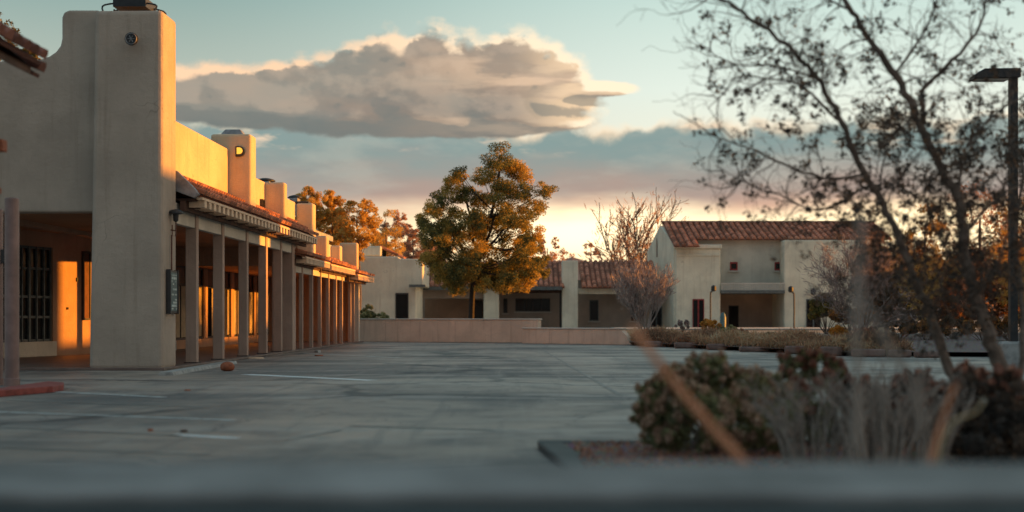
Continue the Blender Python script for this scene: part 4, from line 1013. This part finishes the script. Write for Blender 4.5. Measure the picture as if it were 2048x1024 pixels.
for i, (px, pyt, wpx, Y, lb) in enumerate(((1128, 492, 60, 150, 'faint low tree between the pine and the tall bare trees'), (1182, 470, 40, 135, 'small thin leaved tree left of the tallest bare tree'), (1260, 480, 60, 140, 'low pale tree behind between the two tall bare trees'))):
    roundtree(px, pyt, 545, wpx, Y, 'lf_brown', lb, None, 60, .22, nclump=12)
# tall bare trees
def base(px, Y, z=.3): return (P(px, 0, Y).x, Y, z)
roundtree(772, 412, 530, 84, 103, 'lf_gold', 'pale golden tree between the widest golden tree and the pine', 'golden trees behind the arcade', 200, .13, nclump=30)
branch_tree('bare_tree', base(1222, 116), 'tallest bare tree above the low tile roof, left of the two', 12.6, 4, .30, .50, bark='bark', seed=3, kids=(2, 3), frac=.32, ratio=.72, minr=.035, twigs=3, lsize=.28, crown_r=.5, twig_m='lf_brown')
branch_tree('bare_tree', base(1255, 112), 'bare tree leaning right toward the two storey building gable', 12.0, 4, .19, .42, lean=.16, bark='bark', seed=8, kids=(2, 3), frac=.32, ratio=.72, minr=.035, twigs=3, lsize=.28, crown_r=.5, twig_m='lf_brown')
branch_tree('bare_tree', base(1330, 122), 'bare tree showing only its top behind the gable', 12.2, 4, .15, .45, bark='bark', seed=5, frac=.32, ratio=.72, minr=.025, twigs=2, lsize=.26, crown_r=.5, twig_m='lf_brown')
# pale multi-stem tree before the long building and its twin at the right
branch_tree('bare_shrub_tree', base(1288, 65, .15), 'pale multi stemmed bare tree in front of the low tiled building', 3.3, 5, .05, .24, 8, bark='bark_pale', seed=12, kids=(1, 2), frac=.30, ratio=.78, minr=.009, twigs=2, lsize=.14, crown_r=.14, hspread=.55, up=.05, wander=.08)
branch_tree('bare_shrub_tree', base(1722, 52, .12), 'big grey twiggy bare tree in front of the right bay', 4.3, 5, .05, .28, 8, bark='bark_pale', seed=21, kids=(1, 2), frac=.28, ratio=.77, minr=.006, twigs=4, lsize=.12, crown_r=.16, hspread=.36, up=.03)

# rust and dark green trees at the right, some beyond the frame
hz = [(1760, 68, 500, 110), (1820, 72, 478, 120), (1880, 66, 500, 120), (1935, 74, 470, 130), (1990, 68, 492, 130), (2050, 72, 474, 130), (2120, 70, 480, 140), (2210, 74, 470, 150), (2330, 76, 545, 160), (2480, 78, 545, 160), (2640, 80, 545, 170)]
for i, (px, Y, pyt, wp) in enumerate(hz):
    roundtree(px, pyt, 668, wp, Y, 'lf_hedge', 'dark tree with rust coloured leaves in the dense row behind the lamp post', 'dense rust and dark green trees at the right', 460, .15, 'hedge_tree', 40)
for i, (px, Y, pyt, wp, lb) in enumerate(((1850, 63, 400, 150, 'thin golden brown tree behind the leaning tree, left of the lamp pole'), (1960, 65, 350, 190, 'tallest golden brown tree rising behind the lamp pole'), (2060, 62, 380, 170, 'golden brown tree at the right edge behind the lamp pole'), (1745, 70, 440, 90, 'small golden brown tree behind the right end of the tile roof'))):
    roundtree(px, pyt, 640, wp, Y, 'lf_brown' if i % 2 else 'lf_gold', lb, 'thin golden brown trees at the right', 170, .13, 'thin_tree', 40)
# tree behind the front wall, top left
roundtree(-30, -20, 170, 140, 40, 'lf_green', 'olive green tree with golden leaves above the near tiled eave at the top left', None, 420, .08, 'tree', 34, 0)
roundtree(62, 92, 150, 50, 40, 'lf_green', 'small leafy tree top peeking over the swept wall', None, 200, .08, 'tree', 14, 0)

# the leaning tree in front, right
YT = 12.5
big = thing('leaning_tree', 'big leaning tree with dark sparse leaves filling the right of the photo', 'tree', (P(2075, 0, YT).x, YT, 0))
limbs = [
    ([(2110, 915), (2060, 800), (2006, 737), (1977, 670), (1960, 620), (1948, 581), (1930, 515), (1924, 436), (1906, 375), (1863, 303), (1833, 230), (1803, 170), (1760, 109), (1718, 48), (1688, 0), (1650, -60)], .085, .018, 0),
    ([(2100, 915), (1990, 840), (1900, 740), (1857, 620), (1833, 575), (1809, 503), (1772, 424), (1736, 357), (1700, 291), (1669, 218), (1627, 151), (1573, 91), (1500, 36), (1445, 0), (1400, -12)], .06, .010, -.7),
    ([(1850, 250), (1845, 182), (1894, 133), (1942, 79), (1966, 36), (1975, -30)], .03, .008, .4),
    ([(1730, 350), (1663, 357), (1591, 339), (1512, 303), (1439, 276), (1379, 242), (1345, 222)], .018, .003, -.9),
    ([(1675, 240), (1603, 172), (1530, 157), (1476, 154), (1445, 188), (1415, 218)], .014, .004, -.4),
    ([(1639, 160), (1554, 133), (1476, 130), (1421, 106), (1367, 73)], .013, .002, .2),
    ([(1740, 370), (1640, 420), (1560, 390), (1500, 370), (1430, 330)], .013, .003, .5),
    ([(1915, 400), (1930, 300), (1990, 230), (2050, 190)], .02, .006, .8),
    ([(1928, 470), (1990, 400), (2060, 360)], .018, .006, 1.0),
    ([(1800, 470), (1760, 400), (1770, 310), (1800, 250)], .016, .005, .9),
    ([(1700, 20), (1640, -10), (1600, -40)], .012, .005, .6),
    ([(1790, 150), (1850, 60), (1880, -20)], .016, .006, -.5),
    ([(1560, 85), (1530, 110), (1470, 120), (1460, 80)], .008, .003, .1),
    ([(1935, 560), (1880, 480), (1850, 400), (1855, 330)], .016, .005, 1.3),
    ([(1855, 620), (1800, 600), (1740, 640), (1700, 690)], .014, .004, .3),
    ([(1945, 600), (1990, 540), (2030, 430), (2060, 400)], .018, .006, -.5),
    ([(1925, 480), (1880, 540), (1850, 620), (1835, 700)], .014, .004, .8),
    ([(1978, 670), (1930, 660), (1890, 610), (1880, 540)], .014, .004, -.4),
    ([(1812, 510), (1750, 500), (1700, 530), (1660, 570)], .012, .003, .2),
    ([(2040, 760), (2046, 600), (2030, 480), (2045, 350), (2020, 250)], .035, .01, 1.6),
]
mb = MB(); tips = []; rs = random.Random(31)
for (pl, r0, r1, dy_) in limbs:
    n = len(pl); pts = [P(px, py, YT + dy_ * (i / (n - 1))) for i, (px, py) in enumerate(pl)]; sp = [q_ + Vector((rs.gauss(0, 1), rs.gauss(0, 1), rs.gauss(0, 1))) * min(.009, r0 * .2) for q_ in spline(pts, 4)]; mb.tube(sp, [v_ * rs.uniform(.88, 1.14) for v_ in np.linspace(r0 * .82, r1, len(sp))], 7, False)
    L = sum((sp[i + 1] - sp[i]).length for i in range(len(sp) - 1)); m_ = max(6, int(L / .065))
    for j in range(m_):
        i = rs.randrange(int(len(sp) * .25) if r0 > .05 else 1, len(sp) - 1); q = sp[i]
        if q.z < (1.0 if 1024 + F * q.x / q.y > 1720 else 1.6): continue
        pq = 1024 + F * q.x / q.y
        if pq < 1420 or (pq < 1560 and rs.random() < .45): continue
        d = (sp[i + 1] - sp[i]).normalized(); ax = Vector((rs.gauss(0, 1), rs.gauss(0, .8), rs.gauss(0, 1))).normalized(); nd = (d * .7 + ax * .8).normalized()
        grow(mb, tips, q, nd, rs.uniform(.24, .46), .006, 2, .6, .28, .0, (1, 2), rs, .0016, .72, 4)
mb.build('trunk', 'bark', big)
pts = []
for q, d in tips:
    px = 1024 + F * q.x / q.y; py = 634 - F * (q.z - H) / q.y; keep = 0 if px < 1385 else .18 if px < 1600 else (.22 if py < 200 else .42)
    if rs.random() < keep: pts.append(blob_points(q, (.045, .045, .045), rs.randint(5, 13), .1))
leaves('crown', np.concatenate(pts), .043, 'lf_dark', big, .55)

# tall light pole
Yl = 28.0; c = P(2026, 0, Yl); zt = P(0, 140, Yl).z
t = thing('light_pole', 'tall dark parking lot light pole with flat box head pointing left', 'lamp post', (c.x, Yl, 0))
b = MB(); b.box((c.x - .075, Yl - .075, .5), (c.x + .075, Yl + .075, zt)); b.build('pole', 'dark_metal', t, .01)
b = MB(); b.lathe((c.x, Yl, 0), [(.28, 0), (.28, .5), (.24, .55)], 16); b.build('footing', 'concrete', t)
x0 = P(1943, 0, Yl).x; x1 = P(2012, 0, Yl).x
b = MB(); b.prism([(x0, zt - .20), (x0 + .02, zt - .12), (x0 + .2, zt - .0), (c.x + .09, zt + .01), (c.x + .09, zt - .17)], lambda x, z: (x, Yl - .2, z), lambda x, z: (x, Yl + .2, z)); hd = b.build('lamp_head', 'dark_metal', t, .015)
b = MB(); b.box((x0 + .06, Yl - .14, zt - .215), (x1, Yl + .14, zt - .19)); b.build('lamp_lens', 'cap', hd)

# ------------------------------------------------------------------ near planted island with bushes
kx, ky = G(1075, 896).x, G(1075, 896).y
b = MB(); KH = .035
b.box((kx, 11.05, 0), (9, 11.25, .06)); 
b.prism([(kx, 11.25), (kx, 11.05), (kx + .10, 9.3), (kx + .27, 9.3), (kx + .19, 11.05), (kx + .19, 11.05)], lambda x, y: (x, y - .001, 0), lambda x, y: (x, y - .001, .10)) if False else b.prism([(kx, 11.045), (kx + .55, 5.2), (kx + .75, 5.2), (kx + .2, 11.045)], lambda x, y: (x, y, 0), lambda x, y: (x, y, .06))
tag(b.build('island_kerb', 'concrete_dark', bevel=.02), 'dark low kerb around the near planted island, its corner in the open asphalt', 'kerb')
b = MB(); b.add([(kx + .2, 11.045, .05), (kx + .72, 5.2, .05), (9, 5.2, .05), (9, 11.045, .05)], [(0, 1, 2, 3)]); tag(b.build('island_mulch', 'soil'), kind='structure')
n = 5000; xx = rng.uniform(kx + .25, 5, n); yy = rng.uniform(8.6, 10.98, n)
tag(leaves('fallen_leaves', np.stack([xx, yy, np.full(n, .065) + rng.uniform(0, .02, n)], 1), .03, 'lf_rust', None, .7), kind='stuff')

def bushclumps(name, label, foot_, blobs, n, m, lsize, heads=None, headn=0, hsz=.03, cat='bush', headtest=None):
    t_ = thing(name, label, cat, foot_); pts = []; tn = []; hp = []
    b_ = MB()
    for (px, py, r, Y) in blobs:
        c_ = P(px, py, Y); rr = r * Y / F
        subs = blob_points(c_, (rr * 1.0, rr * 1.1, rr * 1.0), 26, .5)
        for s_ in subs:
            if s_[2] < .1: continue
            q = rr * rng.uniform(.26, .40); pts.append(blob_points(s_, (q,) * 3, n // 12, .2)); tn.append(np.full(n // 12, rng.uniform(.25, .75)))
            if heads and (headtest is None or headtest(px, py)) and s_[2] > c_.z - rr * .5: hp.append(blob_points(s_ + (s_ - np.array(c_)) / (np.linalg.norm(s_ - np.array(c_)) + 1e-6) * q * .8 + np.array([0, -q * .3, q * .2]), (q * .62,) * 3, headn, .1))
        b_.tube(spline([Vector(foot_), (Vector(foot_) + c_) / 2 + Vector((rng.normal() * .04, 0, 0)), c_], 3), [.014, .012, .01, .009, .008, .006, .005], 4)
    leaves('foliage', np.concatenate(pts), lsize, m, t_, .45, tone=np.concatenate(tn))
    if hp: leaves('seed_heads', np.concatenate(hp), hsz, heads, t_, .75)
    b_.build('stems', 'stem', t_); return t_
YB = 10.2
bushclumps('bush', 'grey green rounded bush with tan flower heads at the left corner of the near island', (P(1420, 0, YB).x, YB, .05),
    [(1300, 800, 30, YB), (1330, 850, 48, YB), (1318, 890, 36, YB), (1370, 790, 52, YB), (1400, 750, 38, YB + .2), (1450, 765, 46, YB), (1420, 830, 62, YB - .2), (1390, 890, 50, YB), (1470, 860, 60, YB), (1500, 790, 46, YB + .2), (1530, 850, 56, YB), (1545, 780, 34, YB + .3), (1350, 760, 30, YB), (1440, 740, 30, YB), (1290, 830, 24, YB)], 1500, 'lf_bush', .032, 'lf_tan', 55, .027, headtest=lambda x, y: y < 900)
bushclumps('bush', 'brown bush with dark rust seed heads standing behind the grey stems', (P(1630, 0, YB + .6).x, YB + .6, .05),
    [(1590, 740, 30, YB + .6), (1625, 725, 32, YB + .6), (1660, 750, 30, YB + .6), (1640, 790, 44, YB + .5), (1590, 800, 40, YB + .6), (1570, 850, 44, YB + .6), (1650, 850, 46, YB + .6), (1610, 880, 50, YB + .6)], 1000, 'lf_bush', .032, 'lf_rust', 110, .028, headtest=lambda x, y: y < 800)
bushclumps('bush', 'dark leafy bush under the leaning tree at the right edge', (P(1980, 0, 9.4).x, 9.4, .05),
    [(1900, 860, 60, 9.6), (1950, 820, 60, 9.6), (2000, 860, 66, 9.4), (2050, 830, 60, 9.4), (1920, 920, 60, 9.4), (1990, 920, 60, 9.2), (2070, 910, 60, 9.2), (1890, 790, 34, 9.8), (1940, 770, 34, 9.8), (2000, 780, 40, 9.6), (2100, 840, 60, 9.4)], 1300, 'lf_dark', .036, 'lf_rust', 30, .03, headtest=lambda x, y: y < 800)
bushclumps('bush', 'dark rust tipped bush behind the middle grey stems of the near island', (P(1790, 0, YB + .5).x, YB + .5, .05),
    [(1710, 800, 40, YB + .5), (1760, 820, 46, YB + .6), (1810, 800, 44, YB + .5), (1850, 830, 46, YB + .4), (1740, 870, 50, YB + .4), (1800, 880, 56, YB + .4), (1860, 890, 50, YB + .3), (1700, 880, 44, YB + .5), (1835, 765, 26, YB + .5)], 1000, 'lf_dark', .034, 'lf_rust', 70, .028, headtest=lambda x, y: y < 810)
def stems(name, label, px0, px1, Y, n, pyt, seed, m='stem', r=.009, fan=.95):
    rs = random.Random(seed); cx = (px0 + px1) / 2; c0 = P(cx, 0, Y); t_ = thing(name, label, 'dry plant', (c0.x, Y, .05)); b_ = MB(); tw = []; wd = (px1 - px0) * Y / F / 2
    for i in range(n):
        u = rs.uniform(-1, 1); bx = c0.x + u * wd * .40 + .10 * (c0.x < 2.3); by = Y + rs.uniform(-.25, .25); ht = P(0, pyt, Y).z * rs.uniform(.72, 1.08)
        pts = [Vector((bx, by, .04)), Vector((bx + u * wd * .12, by, ht * .35)), Vector((bx + u * wd * .35 + rs.gauss(0, .02), by + rs.gauss(0, .05), ht * .7)), Vector((bx + u * wd * fan + rs.gauss(0, .04), by + rs.gauss(0, .08), ht))]
        sp = spline(pts, 3); b_.tube(sp, list(np.linspace(r, r * .35, len(sp))), 4, False)
        for _ in range(3): j = rs.randrange(3, len(sp) - 1); b_.tube([sp[j], sp[j] + Vector((rs.gauss(0, .05), rs.gauss(0, .03), rs.uniform(.08, .2)))], [r * .5, r * .25], 3, False)
    b_.build('stalks', m, t_); return t_
stems('dry_plant', 'fan of bare grey stems right of the green bush, leftmost of three', 1470, 1720, 9.3, 42, 760, 1)
stems('dry_plant', 'tall bunch of bare grey stems in the middle of the near island', 1590, 1840, 9.1, 46, 750, 2)
stems('dry_plant', 'bare grey stems leaning right toward the dark bush', 1720, 1930, 9.3, 36, 760, 3, fan=.7)

for i, (px, Y, rx, rz) in enumerate(((1800, 52, 1.0, .9), (1850, 50, .9, .75), (1905, 52, 1.0, .95), (1965, 50, .9, .8), (2020, 49, .9, 1.0))):
    shrub('dry_shrub', foot(px, 0, Y, .12), (rx, .5, rz), 26, 150, 'lf_hedge', 'low dark rusty shrub below the dense tree row at the right', lsize=.09, group='low dark shrubs at the right')

# very near stems growing up just behind the foreground wall
def nearstem(pts, r, m, label, Y):
    b_ = MB(); sp = spline([P(px, py, Y + i * .04) for i, (px, py) in enumerate(pts)], 5); b_.tube(sp, list(np.linspace(r, r * .6, len(sp))), 6)
    return tag(b_.build('plant_stem', m, smooth=True), label, 'plant stem')
nearstem([(1640, 1180), (1500, 945), (1430, 862), (1345, 762), (1290, 690), (1262, 650)], .0165, 'orange_stem', 'blurred orange stalk slanting across the left side of the green bush', 3.9)
nearstem([(1716, 1200), (1715, 950), (1716, 800), (1712, 640), (1718, 540), (1722, 430)], .013, 'stem', 'blurred upright grey stalk in front of the grey tree', 3.5)
nearstem([(1860, 1150), (1850, 900), (1830, 780), (1770, 680), (1722, 590)], .011, 'stem', 'blurred grey stalk curving left to meet the upright one', 3.7)
nearstem([(1772, 1150), (1768, 900), (1770, 760), (1772, 650)], .006, 'stem', 'thin upright grey stalk right of the thick upright one', 4.4)
nearstem([(1820, 1100), (1862, 920), (1888, 830), (1910, 770)], .010, 'orange_stem', 'blurred reddish stalk leaning right before the dark bush', 4.4)
nearstem([(1868, 1000), (1880, 900), (1905, 845), (1950, 825), (1968, 800)], .007, 'straw', 'pale straw stalk curling right over the dark bush', 5.0)

# foreground wall with pale cap and dark front band
t = thing('foreground_wall', 'blurred low wall with grey cap crossing the very front of the photo', 'wall', (0, 3.0, 0))
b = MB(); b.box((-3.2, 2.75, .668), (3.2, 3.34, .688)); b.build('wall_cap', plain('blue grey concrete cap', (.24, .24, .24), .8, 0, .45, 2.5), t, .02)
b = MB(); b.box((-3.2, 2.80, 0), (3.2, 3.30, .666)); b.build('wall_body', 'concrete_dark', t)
b = MB(); b.box((-3.2, 2.55, .50), (3.2, 2.798, .664)); b.build('dark_band', 'concrete_dark', t, .02)  # dark band along the front, below the cap

# ------------------------------------------------------------------ added unseen walls right of the frame, notched to shape the sun on the arcade
t = thing('sun_blocker_walls', 'added unseen stucco walls beyond the right edge that block the low sun', 'building', (30, 36, 0))
def op(y0, y1, z): b_ = MB(); b_.box((25, y0, 0), (25.35, y1, z)); b_.build('wall', 'stucco', t, .03)
op(4, 44.0, 7.0); op(44.0, 45.4, 3.95); op(45.4, 52.6, 7.0); op(52.6, 66, 3.75)
b = MB(); b.box((25.36, 4.1, 0), (34, 65.9, 3.1)); b.build('body', 'stucco', t)
